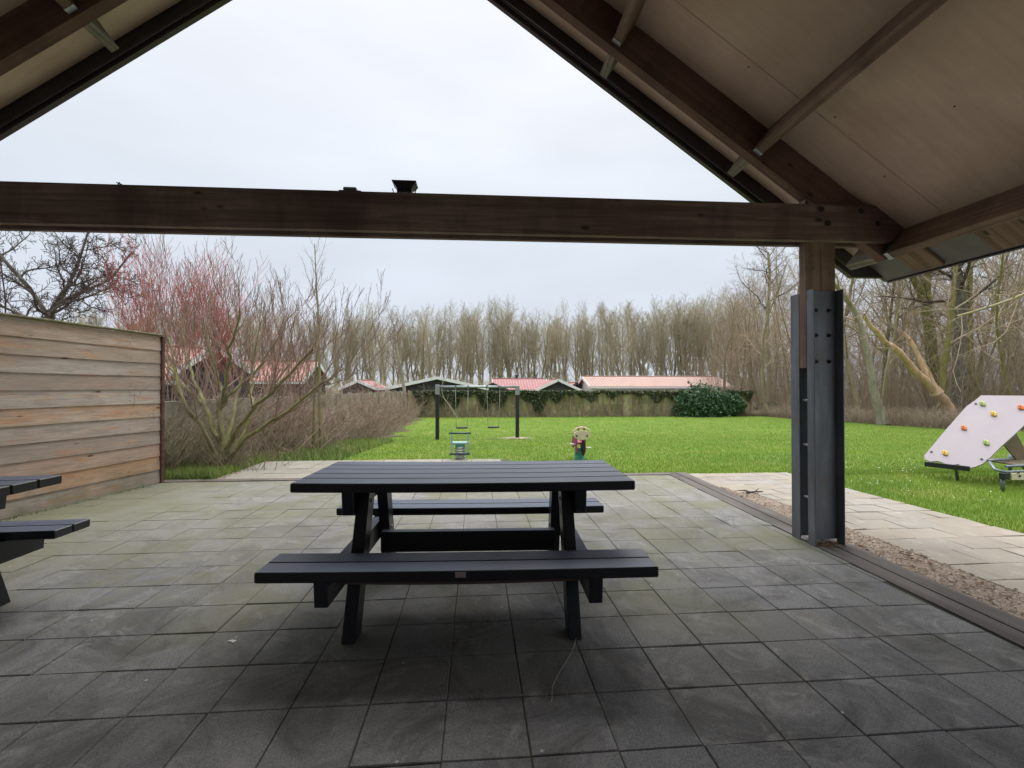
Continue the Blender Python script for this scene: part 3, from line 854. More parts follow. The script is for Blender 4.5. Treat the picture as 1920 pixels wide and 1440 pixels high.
# posts (right one in view, left one of the same frame)
for px in (2.636, 2 * RX - 2.886):
    post = MB().box(0, 1.36, 0, 0.25, 0, 0.084, b=0.004).build('post', M['post'], pav, frame((px, 3.446, 1.40), (0, 0, 1), (0, 1, 0)) @ Matrix.Rotation(math.pi, 4, 'X') @ Matrix.Translation((0, 0, -0.084)))
    pm = WM[post]
    # make sure the post box spans px..px+.25 and y 3.446..3.530
    vs = [pm @ v.co for v in post.data.vertices]
    dx = px - min(v.x for v in vs); dy = 3.446 - min(v.y for v in vs)
    pm = Matrix.Translation((dx, dy, 0)) @ pm; WM[post] = pm; post.matrix_basis = WM[pav].inverted() @ pm
    g = MB().box(px + .1235, px + .1265, 3.4440, 3.4456, 1.40, 2.37, b=0.0005).build('post_seam', M['rafter'], post)
    top = 2.02
    for (s, yw) in ((-1, 3.4445), (1, 3.5315)):
        mb = MB()
        y_web0, y_web1 = (yw - 0.008, yw) if s < 0 else (yw, yw + 0.008)
        zb = 0.035
        mb.box(px + 0.0095, px + 0.2405, y_web0, y_web1, zb, top, b=0.002)
        for (fx0, fx1) in ((px, px + 0.009), (px + 0.241, px + 0.25)):
            if s < 0: mb.box(fx0, fx1, 3.365, y_web1, 0.0, top, b=0.0025)
            else: mb.box(fx0, fx1, y_web0, 3.632, 0.0, top - 0.005, b=0.0025)
        ch = mb.build('steel_channel', M['steel'], post)
        if s < 0:
            for bz in (1.86, 1.66, 1.45):
                for bx in (px + 0.07, px + 0.18):
                    b = MB(); b.prism([(math.cos(a) * .016, math.sin(a) * .016) for a in [i * math.pi / 3 for i in range(6)]], 0, 0.01)
                    b.tube([(0, 0, 0.008), (0, 0, 0.022)], 0.008, 8)
                    b.build('bolt', M['steel_dark'], post, frame((bx, y_web0 - 0.0005, bz), (1, 0, 0), (0, -1, 0)))
    for bz in (1.14, 0.78, 0.36):
        for bx in (0.03, 0.2):
            MB().tube([(px + bx, 3.446, bz), (px + bx, 3.531, bz)], 0.012, 8).build('spacer_bolt', M['zinc'], post)
    for bx, bz in ((px + .05, 2.30), (px + .06, 2.2), (px + .2, 2.16), (px + .24, 2.27)):
        MB().prism([(bx + math.cos(a) * .006, bz + math.sin(a) * .006) for a in (0, 1.05, 2.1, 3.14, 4.19, 5.24)], 0, 0.002, M4=frame((0, 3.4455, 0), (1, 0, 0), (0, -1, 0))).build('nail_head', M['steel_dark'], post)
# unseen wall and gable behind the camera, added to darken the inside
MB().box(2 * RX - 2.9, 2.9, -3.35, -3.22, 0, 2.45, b=0.01).build('shade_back_wall', M['shade_wall'], pav)
gb = [(2 * RX - 2.9, 2.452), (2.9, 2.452), (2.9, 2.7), (RX, 5.5), (2 * RX - 2.9, 2.7)]
MB().prism(gb, 3.22, 3.35, M4=Matrix.Rotation(R(90), 4, 'X')).build('shade_back_gable', M['shade_wall'], pav)

# small fittings on top of the tie beam
t = thing('floodlight', (-0.62, 3.42, 2.68), 'black tapered floodlight standing on the tie beam, the larger of the two fittings', 'light')
zt = beam_z(-0.62) + H + .002
V = []; 
for (hw, hd, z) in ((0.052, 0.04, zt + 0.028), (0.088, 0.06, zt + 0.072), (0.088, 0.06, zt + 0.076)):
    for (a, b) in ((-1, -1), (1, -1), (1, 1), (-1, 1)): V.append((-0.53 + a * hw, 3.42 + b * hd, z))
F = [(3, 2, 1, 0), (8, 9, 10, 11)] + [(i * 4 + j, i * 4 + (j + 1) % 4, (i + 1) * 4 + (j + 1) % 4, (i + 1) * 4 + j) for i in range(2) for j in range(4)]
link_mesh('housing', V, F, M['bolt'], t)
mb = MB()
for a in (-.05, -.034, -.018, 0, .018, .034, .05): mb.box(-0.53 + a - .0045, -0.53 + a + .0045, 3.385, 3.435, zt - .002, zt + .030, b=.001)
mb.build('bracket', M['bolt'], t)
mb = MB(); mb.tube([(-0.45, 3.40, zt + .06), (-0.435, 3.40, zt + .045), (-0.45, 3.40, zt + .02), (-0.455, 3.40, zt - .001)], .004, 6); mb.tube([(-0.62, 3.40, zt + .03), (-0.61, 3.40, zt - .001)], .003, 6); mb.build('cable', M['bolt'], t)
t = thing('junction_box', (-1.0, 3.42, 2.68), 'small grey box on the tie beam left of the black floodlight', 'box')
zt = beam_z(-1.0) + H + .001
MB().box(-0.975, -0.88, 3.40, 3.45, zt + .008, zt + .036, b=.005).build('housing', M['frame'], t)
MB().box(-1.005, -0.845, 3.395, 3.455, zt, zt + .009, b=.003).build('base_plate', M['gutter'], t)
t = thing('cable_clip', (-2.55, 3.40, 2.67), 'tiny dark clip on the tie beam near its left end', 'clip')
zt = beam_z(-2.5) + H
MB().tube([(-2.52, 3.40, zt - .001), (-2.51, 3.40, zt + .02)], .004, 6).build('pin', M['bolt'], t)
MB().tube([(-2.53, 3.40, zt + .016), (-2.495, 3.40, zt + .004)], .004, 6).build('hook', M['bolt'], t)

# ================================================================== PICNIC TABLES
def picnic_table(loc, rz, label):
    t = thing('picnic_table', loc, label, 'picnic table', 'black plastic picnic tables under the roof', rz)
    W = WM[t]
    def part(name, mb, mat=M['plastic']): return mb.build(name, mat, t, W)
    sag = 0.006
    mb = MB(); wpl = 0.139
    for i in range(5):
        y = -0.355 + i * (wpl + 0.006)
        mb.box(-0.905, 0.905, y, y + wpl, 0.693, 0.742, b=0.0045, nx=12, sag=sag)
    part('tabletop', mb)
    for ys_, z in (((-0.715, -0.592), 0.425), ((0.325, 0.448), 0.435)):
        mb = MB()
        for y in ys_: mb.box(-0.90, 0.90, y, y + 0.118, z - 0.048, z, b=0.0045, nx=12, sag=sag * .8)
        o = part('bench', mb)
        if ys_[0] < 0:
            MB().box(-0.02, 0.028, -0.7175, -0.7145, z - 0.034, z - 0.010, b=.001).build('label_plate', M['plate'], o, W)
    for s in (-1, 1):
        xo, xi = 0.584 * s, 0.520 * s
        x0, x1 = min(xo, xi), max(xo, xi)
        for q in (-1, 1):
            # sloping leg: foot to tabletop
            yb_, yt = (-0.47, -0.20) if q < 0 else (0.37, 0.16)
            hw = 0.058
            poly = [(yb_ - hw, 0.0), (yb_ + hw, 0.0), (yt + hw, 0.688), (yt - hw, 0.688)]
            mb = MB(); mb.prism(poly, x0, x1, M4=Matrix(((0, 0, 1, 0), (1, 0, 0, 0), (0, 1, 0, 0), (0, 0, 0, 1))), b=0.004)
            lg = part('leg', mb)
            for (bz, f) in ((0.33, .46), (0.62, .9)):
                y = yb_ + (yt - yb_) * bz / 0.688
                b = MB(); b.prism([(math.cos(a) * .011, math.sin(a) * .011) for a in [i * math.pi / 4 for i in range(8)]], 0, .006, M4=frame((xi, y, bz), (0, 1, 0), (-s, 0, 0)))
                b.build('bolt', M['zinc'], lg, W)
        xa, xb = sorted((0.586 * s, 0.648 * s))
        Mx = Matrix(((0, 0, 1, 0), (1, 0, 0, 0), (0, 1, 0, 0), (0, 0, 0, 1)))
        mb = MB(); mb.prism([(-0.695, 0.258), (0.555, 0.268), (0.565, 0.386), (-0.705, 0.376)], xa, xb, M4=Mx, b=0.004)
        part('seat_bearer', mb)
        mb = MB(); mb.prism([(-0.325, 0.565), (0.325, 0.565), (0.338, 0.691), (-0.338, 0.691)], xa, xb, M4=Mx, b=0.004)
        part('top_bearer', mb)
    mb = MB(); mb.box(-0.518, 0.518, -0.035, 0.022, 0.265, 0.385, b=0.004); part('stretcher', mb)
    mb = MB(); mb.box(-0.57, 0.57, -0.64, -0.60, 0.338, 0.352, b=0.002, nx=8, sag=0.01); part('bench_strip', mb, M['strip'])
    return t
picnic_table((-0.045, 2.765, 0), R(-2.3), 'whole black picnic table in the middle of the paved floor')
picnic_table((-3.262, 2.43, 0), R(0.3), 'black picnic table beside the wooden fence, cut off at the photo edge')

# ================================================================== LEFT FENCE
t = thing('wooden_fence', (-4.155, 6.33, 0), 'weathered brown and orange fence of overlapping horizontal boards with mossy cap', 'fence')
FL = 7.2
mf = frame(FA, FD, (0, 0, 1))          # local x along the fence towards the camera, y away from the floor?
side = 1 if (mf.to_3x3() @ Vector((0, 1, 0))).x > 0 else -1   # +y local points to the pavilion?
V = []; F = []
nb = 11; hb = 1.905 / nb
for i in range(nb):
    z0, z1 = i * hb + 0.004, (i + 1) * hb + 0.012
    for (a, b) in ((0.012, 3.6), (3.603, FL)):
        n = 10; k0 = len(V); w0 = rnd.uniform(-.006, .006); w1 = rnd.uniform(-.006, .006)
        for j in range(n + 1):
            x = a + (b - a) * j / n; dz = 0.003 * math.sin(j * 0.9 + i) + w0 + (w1 - w0) * j / n * .6; dy = 0.0015 * math.sin(j * 1.3 + i * 2)
            for (y, z) in ((0.026 + dy, z0 + dz), (0.014, z1 + dz), (0.002, z1 + dz), (0.006 + dy, z0 + dz)):
                V.append((x, side * y, z))
        for j in range(n):
            for q in range(4):
                F.append((k0 + j * 4 + q, k0 + j * 4 + (q + 1) % 4, k0 + (j + 1) * 4 + (q + 1) % 4, k0 + (j + 1) * 4 + q))
        F.append((k0, k0 + 1, k0 + 2, k0 + 3)); F.append((k0 + n * 4 + 3, k0 + n * 4 + 2, k0 + n * 4 + 1, k0 + n * 4))
for k in range(4):
    for i in range(nb):
        MB().prism([(math.cos(a) * .005, math.sin(a) * .005) for a in (0, 1.05, 2.1, 3.14, 4.19, 5.24)], 0, .004).build('nail', M['steel_dark'], t, mf @ frame((0.435 + k * 1.9 + rnd.uniform(-.01, .01), side * 0.0235, (i + .28) * hb), (1, 0, 0), (0, side, 0)))
# boards run along local x; the cladding grain uses the y axis, so build with x and y swapped
V2 = [(v[1], v[0], v[2]) for v in V]
mf2 = mf @ Matrix(((0, 1, 0, 0), (1, 0, 0, 0), (0, 0, 1, 0), (0, 0, 0, 1)))
link_mesh('cladding', V2, F, M['fence'], t, mf2)
MB().box(0.0, FL, -0.045, 0.055, 1.925, 1.945, b=0.004, nx=6).build('cap_board', M['fencecap'], t, mf)
MB().box(-0.03, 0.011, -0.05, 0.05, -0.05, 1.922, b=0.004).build('end_post', M['rafter'], t, mf)
for k in range(4):
    MB().box(0.4 + k * 1.9, 0.47 + k * 1.9, -side * 0.08 - .035 if side > 0 else 0.045, -side * 0.08 + .035 if side > 0 else 0.115, -0.05, 1.90, b=0.004).build('post', M['post'], t, mf)
bl = [((FA.x + FD.x * u + 0.06 + rnd.uniform(-.01, .03)), FA.y + FD.y * u) for u in [rnd.uniform(0.1, 4.5) for _ in range(1500)]]
it = iter(bl)
blades('moss_and_weeds', 700, lambda: next(it), 0.01, 0.04, 0.005, M['weed'], 'thin line of moss and weeds at the foot of the wooden fence', 'moss')

# loose things on the floor
t = thing('wire', (0.42, 1.92, 0), 'thin pale bent wire lying on the tiles right of the middle table', 'wire')
MB().tube([(0.30, 1.80, 0.004), (0.31, 1.86, 0.006), (0.345, 1.94, 0.005), (0.395, 2.02, 0.006), (0.45, 2.12, 0.004), (0.49, 2.22, 0.007), (0.525, 2.33, 0.004), (0.535, 2.42, 0.004)], 0.0016, 6).build('strand', M['rope'], t)
MB().tube([(0.30, 1.80, 0.004), (0.292, 1.775, 0.006), (0.303, 1.772, 0.004)], 0.0016, 6).build('hook_end', M['rope'], t)
t = thing('twig', (3.25, 5.15, 0), 'short dark twig on the slabs at the end of the gravel', 'twig')
MB().tube([(3.16, 5.12, 0.012), (3.28, 5.14, 0.02), (3.40, 5.18, 0.012)], [0.012, .009, .005], 6).build('stem', M['twig_dark'], t)
MB().tube([(3.28, 5.14, 0.02), (3.36, 5.20, 0.045)], [0.007, .003], 5).build('shoot', M['twig_dark'], t)
def splat(x, y, rr, name='bird_dropping', label='white bird dropping on the tiles left of the middle table'):
    mb = MB()
    for k in range(4):
        cx, cy = x + rnd.uniform(-1, 1) * rr, y + rnd.uniform(-1, 1) * rr; r = rr * rnd.uniform(.25, .5)
        mb.prism([(cx + math.cos(a) * r * rnd.uniform(.7, 1.2), cy + math.sin(a) * r * rnd.uniform(.6, 1.1)) for a in [i * math.pi / 5 for i in range(10)]], 0.0022, 0.0045 + k * .0003)
    return tag(mb.build(name, M['white']), label, 'dropping')
splat(-1.19, 2.33, 0.018)

# ================================================================== PLAY EQUIPMENT
def put(mb, name, mat, parent): return mb.build(name, mat, parent)
A = Vector((-1.41, 16.68, -0.60)); B = Vector((1.53, 17.01, -0.61))
t = thing('swing_set', (0.06, 16.85, -0.6), 'two seat swing set with black posts and a silver top bar on the lawn', 'swing set')
u = (B - A).normalized()
HT = 1.93
for P in (A, B):
    g = float(G(P.x, P.y))
    po = MB().box(P.x - .066, P.x + .066, P.y - .066, P.y + .066, g - .1, g + HT - 0.32, b=.008).build('post', M['swing_post'], t)
    MB().box(P.x - .075, P.x + .075, P.y - .075, P.y + .075, g + HT - 0.319, g + HT + .03, b=.006).build('post_cap', M['zinc'], t)
zb = float(G(0, 16.8)) + HT - .03
MB().tube([tuple(A + Vector((0.07, 0, 0)) * 1 + Vector((0, 0, 0)))[:2] + (zb,), tuple(B - Vector((0.07, 0, 0)))[:2] + (zb,)], 0.042, 12).build('top_bar', M['zinc'], t)
for (xa, xb) in ((-0.755, -0.315), (0.395, 0.86)):
    ya = A.y + (xa - A.x) * 0.112
    gz = float(G(0, 16.8))
    s_ = MB(); w = 0.2; xc = (xa + xb) / 2
    s_.box(xc - .21, xc + .21, ya - .08, ya + .08, gz + .375, gz + .43, b=.012); seat = s_.build('swing_seat', M['swing_post'], t)
    for (tx, bx) in ((xa - .01, xc - .2), (xb + .01, xc + .2)):
        MB().tube([(tx, ya, zb - .05), (bx, ya, gz + .42)], 0.0075, 6).build('rope', M['rope'], seat)
        MB().box(tx - .03, tx + .03, ya - .05, ya + .05, zb - .07, zb + .05, b=.004).build('hinge', M['frame'], t)

def coil(c, r, z0, z1, turns, rad, sides=7):
    n = turns * 14; return [(c[0] + r * math.cos(i / 14 * 6.283), c[1] + r * math.sin(i / 14 * 6.283), z0 + (z1 - z0) * i / n) for i in range(n + 1)]
# spring rider with square frame
cx, cy = -0.285, 7.98; g0 = float(G(cx, cy)) - .02
t = thing('spring_rocker', (cx, cy, g0), 'spring rocker with square teal frame and dark green rails behind the table', 'spring rider')
def zz(py): return 1.233 - (py - 729) / 853.3 * 7.98
ztop, zmid, zlow = zz(813), zz(832), zz(849)
sx = 0.14
for s in (-1, 1):
    MB().box(cx + s * sx - .012, cx + s * sx + .012, cy - .03, cy + .01, zlow, ztop, b=.004).build('side_panel', M['palteal'], t)
MB().tube([(cx - .19, cy - .01, ztop + .012), (cx + .19, cy - .01, ztop + .012)], 0.017, 10).build('grab_rail', M['dkgreen'], t)
MB().tube([(cx - .18, cy - .03, zlow - .01), (cx + .18, cy - .03, zlow - .01)], 0.016, 10).build('foot_rail', M['dkgreen'], t)
MB().box(cx - .16, cx + .16, cy - .02, cy + .2, zmid - .005, zmid + .028, b=.006).build('seat', M['palteal'], t)
MB().box(cx - .08, cx + .08, cy + .0, cy + .16, zmid - .06, zmid - .006, b=.006).build('mounting_block', M['teal'], t)
MB().tube(coil((cx, cy + .08), 0.085, g0 + .01, zmid - .06, 6, .012), 0.016, 7).build('spring', M['spring'], t)
MB().box(cx - .1, cx + .1, cy - .02, cy + .18, g0 - .01, g0 + .015, b=.004).build('base_plate', M['spring'], t)
# spring rider, animal like
cx, cy = 1.84, 7.98; g0 = float(G(cx, cy)) - .02
t = thing('spring_rider', (cx, cy, g0), 'spring rider with oval cream head panel and magenta sides on the lawn', 'spring rider')
def ell(rx, rz, n=24, c=(0, 0)): return [(c[0] + rx * math.cos(i * 2 * math.pi / n), c[1] + rz * math.sin(i * 2 * math.pi / n)) for i in range(n)]
def front(x, y, z): return frame((x, y, z), (1, 0, 0), (0, -1, 0))
zh = zz(816)
hp = MB().prism(ell(0.150, 0.082), -0.012, 0.012, b=.004, M4=Matrix.Identity(4)).build('head_panel', M['cream'], t, front(cx, cy - .12, zh))
for s in (-1, 1):
    MB().prism(ell(.016, .016, 12), 0.0125, 0.02).build('eye_bolt', M['bolt'], hp, front(cx + s * .093, cy - .12, zh - .01))
arc = [(cx + .148 * math.cos(a), cy - .10, zh + .03 + .105 * math.sin(a)) for a in [math.pi * i / 16 for i in range(17)]]
MB().tube(arc, 0.015, 8).build('handle_ring', M['cream'], t)
for s in (-1, 1):
    MB().tube([(cx + s * .05, cy - .07, zh - .02), (cx + s * .05, cy - .09, zz(799))], 0.016, 8).build('hand_grip', M['redp'], t)
side_poly = [(-0.30, 0.05), (-0.18, -0.14), (0.02, -0.17), (0.12, -0.10), (0.14, 0.14), (0.05, 0.17), (-0.02, 0.02), (-0.2, 0.10)]
zc = zz(834)
for s in (-1, 1):
    mm = frame((cx + s * .075, cy + .06, zc), (0, -1, 0), (1, 0, 0))
    MB().prism(side_poly, -.009, .009, b=.003).build('side_panel', M['magenta'] if s < 0 else M['redp'], t, mm)
MB().box(cx - .064, cx + .064, cy - .02, cy + .27, zc + .0, zc + .035, b=.01).build('seat', M['magenta'], t)
MB().prism(ell(.036, .14), 0, .05, b=.01).build('nose_panel', M['bolt'], t, front(cx + .035, cy - .06, zz(840)))
MB().tube([(cx - .19, cy - .02, zz(833)), (cx - .088, cy - .02, zz(835))], 0.014, 8).build('foot_peg', M['white'], t)
MB().tube([(cx + .088, cy - .02, zz(841)), (cx + .19, cy - .02, zz(841))], 0.014, 8).build('foot_peg', M['white'], t)
MB().tube(coil((cx, cy + .06), 0.075, g0 + .01, zz(850), 6, .012), 0.017, 7).build('spring', M['teal'], t)
MB().box(cx - .07, cx + .07, cy - .02, cy + .14, zz(851), zz(843), b=.006).build('mounting_block', M['teal'], t)

# climbing ramp
t = thing('climbing_frame', (6.6, 5.5, 0), 'slanted pale lilac climbing board with coloured holds on grey legs', 'climbing frame')
N = Vector((6.553, 5.421, .25)); wv = Vector((6.287, 5.939, .25)) - N; Lv = Vector((.878, 0, .884))
out_l = [(1.0, 1.0), (0.922, 1.027), (0.827, 1.083), (0.655, 1.083), (0.391, 1.075), (0.147, 1.056), (0.038, 1.05), (-0.015, 0.979), (-0.038, 0.861), (-0.02, 0.727), (-0.034, 0.635), (-0.055, 0.535), (-0.05, 0.438), (-0.033, 0.371), (-0.061, 0.261), (-0.075, 0.162), (-0.046, 0.075), (0.007, 0.008), (0.101, -0.02), (0.258, -0.036), (0.439, -0.077), (0.568, -0.098), (0.72, -0.10), (0.85, -0.05), (0.93, 0.0), (1.0, 0.02)]
nrm = Lv.cross(wv).normalized()
if nrm.x > 0: nrm = -nrm
def bp(a, b, h=0.0): return N + Lv * a + wv * b + nrm * h
n = len(out_l)
V = [bp(a, b, 0.009) for a, b in out_l] + [bp(a, b, -0.009) for a, b in out_l]
F = [tuple(range(n)), tuple(range(2 * n - 1, n - 1, -1))] + [(i, n + i, n + (i + 1) % n, (i + 1) % n) for i in range(n)]
bd = link_mesh('climbing_board', V, F, M['board'], t)
for (a, b, m) in ((0.858, 0.834, 'h_grn'), (0.708, 0.502, 'h_yel'), (0.815, 0.168, 'h_org'), (0.482, 0.786, 'h_org'), (0.287, 0.219, 'h_grn'), (0.097, 0.724, 'h_yel')):
    c = bp(a, b, .018); mm = frame(c, Lv, nrm); mb = MB()
    mb.ball((0, 0, 0), .034, 12, 8, (1.0, .8, .8)); mb.ball((0.016, 0.018, 0.006), .022, 10, 6); mb.ball((-0.015, -0.02, 0.0), .02, 10, 6)
    h = mb.build('climbing_hold', M[m], t, mm)
    MB().prism(ell(.007, .007, 8), 0.02, 0.031).build('bolt', M['bolt'], h, mm)
for (a, b) in ((0.864, 0.96), (0.102, 0.979), (0.063, 0.079)):
    MB().prism(ell(.014, .014, 10), 0.009, 0.018).build('bolt_cap', M['bolt'], bd, frame(bp(a, b), Lv, nrm))
# frame beneath and beside it
MB().tube([tuple(bp(0.05, .5, -.04) + Vector((0, 0, -.03))), (6.5, 5.74, .17), (6.545, 5.74, .10), (6.555, 5.74, -.02)], 0.019, 10).build('leg', M['frame'], t)
MB().tube([(6.45, 5.12, -.02), (6.45, 5.12, .15)], 0.022, 10).build('leg', M['frame'], t)
MB().tube([(7.55, 5.9, -.02), (7.55, 5.9, .3)], 0.022, 10).build('leg', M['frame'], t)
MB().tube([(7.9, 5.0, -.02), (7.9, 5.0, .3)], 0.022, 10).build('leg', M['frame'], t)
MB().box(0, 0.46, -.01, .01, -.045, .02, b=.003).build('cross_bar', M['swing_post'], t, frame((6.22, 5.88, .20), tuple(Vector((6.45, 5.40, .2)) - Vector((6.22, 5.88, .2))), (0, 0, 1)))
MB().tube([(6.50, 5.30, .30), (6.40, 5.16, .235), (6.46, 5.10, .21), (6.8, 5.08, .225), (7.9, 5.02, .25)], 0.017, 10).build('side_rail', M['frame'], t)
MB().tube([(6.55, 5.36, .31), (7.0, 5.5, .30), (7.6, 5.85, .30)], 0.017, 10).build('side_rail', M['frame'], t)
MB().tube([(6.62, 5.22, .26), (7.2, 5.25, .27), (7.8, 5.25, .28)], 0.014, 10).build('side_rail', M['frame'], t)
MB().box(6.50, 7.85, 5.06, 5.075, .12, .205, b=.003).build('kick_panel', M['cream'], t)
MB().box(6.41, 6.49, 5.07, 5.13, .125, .205, b=.006).build('clamp', M['swing_post'], t)
MB().box(6.85, 7.8, 5.3, 5.8, .255, .27, b=.003).build('step_board', M['brownp'], t)
Vp = [(6.86, 5.50, .50), (7.3, 5.5, .06), (7.42, 5.5, .1), (7.0, 5.5, .66)]
mb = MB(); mb.prism([(6.98, .62), (7.52, .02), (7.66, .02), (7.2, .78)], 0, .02, M4=Matrix(((1, 0, 0, 0), (0, 0, 1, 5.62), (0, 1, 0, 0), (0, 0, 0, 1)))); mb.build('rear_panel', M['brownp'], t)
for (x, z) in ((6.60, .17), (6.75, .165), (6.58, .215)):
    MB().prism(ell(.012, .012, 8), 0, .012).build('bolt_cap', M['bolt'], t, front(x, 5.061, z))

# ================================================================== TREES AND SHRUBS
def mesh_from_tubes(name, items, mat):
    """items: list of (points Nx3 array, radii N, sides) -> one mesh, vectorised per tube"""
    Vs = []; Fs = []; k = 0
    for P, rad, sides in items:
        n = len(P)
        D = np.empty_like(P); D[1:-1] = P[2:] - P[:-2]; D[0] = P[1] - P[0]; D[-1] = P[-1] - P[-2]
        D /= (np.linalg.norm(D, axis=1, keepdims=True) + 1e-9)
        ref = np.array([1., 0, 0]) if abs(D[0, 0]) < .7 else np.array([0, 1., 0])
        U = ref - D * (D @ ref)[:, None]; U /= (np.linalg.norm(U, axis=1, keepdims=True) + 1e-9)
        W = np.cross(D, U)
        a = np.arange(sides) * (2 * math.pi / sides)
        ring = U[:, None, :] * np.cos(a)[None, :, None] + W[:, None, :] * np.sin(a)[None, :, None]
        V = P[:, None, :] + ring * np.asarray(rad)[:, None, None]
        Vs.append(V.reshape(-1, 3))
        i = np.arange(n - 1)[:, None] * sides; j = np.arange(sides)[None, :]; j2 = (j + 1) % sides
        Fs.append(np.stack([i + j, i + j2, i + sides + j2, i + sides + j], 2).reshape(-1, 4) + k)
        k += n * sides
    V = np.concatenate(Vs); F = np.concatenate(Fs)
    me = bpy.data.meshes.new(name)
    me.vertices.add(len(V)); me.vertices.foreach_set('co', V.astype(np.float32).ravel())
    me.loops.add(F.size); me.loops.foreach_set('vertex_index', F.astype(np.int32).ravel())
    me.polygons.add(len(F)); me.polygons.foreach_set('loop_start', np.arange(0, F.size, 4, dtype=np.int32))
    me.polygons.foreach_set('loop_total', np.full(len(F), 4, np.int32))
    me.polygons.foreach_set('use_smooth', np.ones(len(F), bool))
    me.materials.append(mat); me.update(calc_edges=True)
    return me

class Grow:
    """recursive bare branches. lv[i] = dict(n segs, wob, up, kids, k0, ang, lr, rr, sides, taper)"""
    def __init__(s, seed, lv):
        s.r = np.random.RandomState(seed); s.lv = lv; s.out = [[] for _ in lv]
    def shoot(s, p, d, L, r, l, path=None):
        c = s.lv[l]; R_ = s.r
        if path is not None:
            P = np.array(path, float); n = len(P) - 1
            L = np.linalg.norm(np.diff(P, axis=0), axis=1).sum()
            dirs = np.diff(P, axis=0); dirs /= np.linalg.norm(dirs, axis=1, keepdims=True); dirs = np.vstack([dirs, dirs[-1:]])
        else:
            n = c['n']; P = np.empty((n + 1, 3)); P[0] = p; dirs = np.empty((n + 1, 3)); d = np.array(d, float); st = L / n
            for i in range(n):
                d = d + R_.normal(0, c['wob'], 3); d[2] += c['up']; d /= np.linalg.norm(d)
                dirs[i] = d; P[i + 1] = P[i] + d * st
            dirs[n] = d
        t = np.linspace(0, 1, n + 1)
        rad = r * (1 - (1 - c.get('tip', 0.25)) * t ** c.get('tp', 1.0))
        if l == 0 and c.get('flare'): rad = rad * (1 + c['flare'] * np.exp(-t * 14))
        s.out[l].append((P, rad, c['sides']))
        if l + 1 >= len(s.lv): return
        k = c['kids']; k = int(k) + (R_.rand() < k - int(k))
        az = R_.rand() * 6.28
        for i in range(k):
            u = c['k0'] + (1 - c['k0']) * ((i + R_.rand()) / max(k, 1)) * .99
            f = u * n; q = min(int(f), n - 1); pt = P[q] + (P[q + 1] - P[q]) * (f - q); dd = dirs[q]
            az += 2.4 + R_.normal(0, .4)
            a = np.array([1., 0, 0]) if abs(dd[0]) < .7 else np.array([0, 1., 0])
            uu = np.cross(dd, a); uu /= np.linalg.norm(uu); ww = np.cross(dd, uu)
            ang = c['ang'] * (0.75 + .5 * R_.rand()) * (1 - c.get('angt', 0.0) * u)
            nd = dd * math.cos(ang) + (uu * math.cos(az) + ww * math.sin(az)) * math.sin(ang)
            rr = float(np.interp(u, t, rad))
            LL = L * c['lr'] * (0.6 + .6 * R_.rand()) * (1 - c.get('lt', .5) * (u - c['k0']) / (1 - c['k0'] + 1e-6))
            s.shoot(pt, nd, LL, rr * c['rr'], l + 1)
    def meshes(s, split, mt, mc, name):
        tr = [x for o in s.out[:split] for x in o]; cr = [x for o in s.out[split:] for x in o]
        return mesh_from_tubes(name + '_trunk', tr, mt), (mesh_from_tubes(name + '_crown', cr, mc) if cr else None)

def tree_thing(name, meshes, loc, label, cat='tree', group=None, rz=0, sc=1.0, sz=None, tilt=(0, 0)):
    o = bpy.data.objects.new(name, None); COL.objects.link(o); o.empty_display_size = .3
    o.location = loc; o.rotation_euler = (tilt[0], tilt[1], rz); o.scale = (sc, sc, sz or sc)
    tag(o, label, cat, group)
    for pn, me in zip(('trunk', 'crown'), meshes):
        if me is None: continue
        c = bpy.data.objects.new(pn, me); COL.objects.link(c); c.parent = o
    return o

def lv(**k): return k
# ---- far row of tall bare trees (unit height 14 m)
FAR = []
for i in range(7):
    g = Grow(100 + i, [
        lv(n=9, wob=.035, up=.05, kids=18, k0=.20, ang=.44, lr=.44, rr=.5, sides=6, tip=.2, lt=.35, angt=.0, flare=.4),
        lv(n=5, wob=.10, up=.10, kids=10, k0=.28, ang=.58, lr=.42, rr=.5, sides=4, tip=.3, lt=.4),
        lv(n=4, wob=.16, up=.10, kids=6, k0=.1, ang=.65, lr=.55, rr=.65, sides=3, tip=.5),
        lv(n=3, wob=.2, up=.08, kids=0, k0=0, ang=.5, lr=.5, rr=.6, sides=3, tip=.6)])
    if i % 3 == 2:        # forked trunk
        g.shoot((0, 0, -.1), (0.02, 0, 1), 5.2, .19, 0)
        g.out[0][-1] = (g.out[0][-1][0], g.out[0][-1][1] * .95, 6)
        top = g.out[0][-1][0][-1]
        g.shoot(top - np.array([0, 0, .3]), (0.16, .05, 1), 8.6, .13, 0); g.shoot(top - np.array([0, 0, .3]), (-.17, .02, 1), 8.2, .12, 0)
    else:
        g.shoot((0, 0, -.1), (rs.normal(0, .02), rs.normal(0, .02), 1), 13.6, .20 + .05 * (i % 2), 0)
    # thicken the finest twigs a little: they stand for whole sprays at this distance
    g.out[3] = [(P, r * 0 + .0085, s_) for P, r, s_ in g.out[3]]
    g.out[2] = [(P, np.maximum(r, .011), s_) for P, r, s_ in g.out[2]]
    FAR.append(g.meshes(1, M['bark_far'], M['twig_far'], 'far_tree'))
def far_label(x, y, fork=False):
    a = _far_label(x, y)
    return a.replace('tall bare tree', 'forked bare tree') if fork else a.replace('tall bare tree', 'straight bare tree')
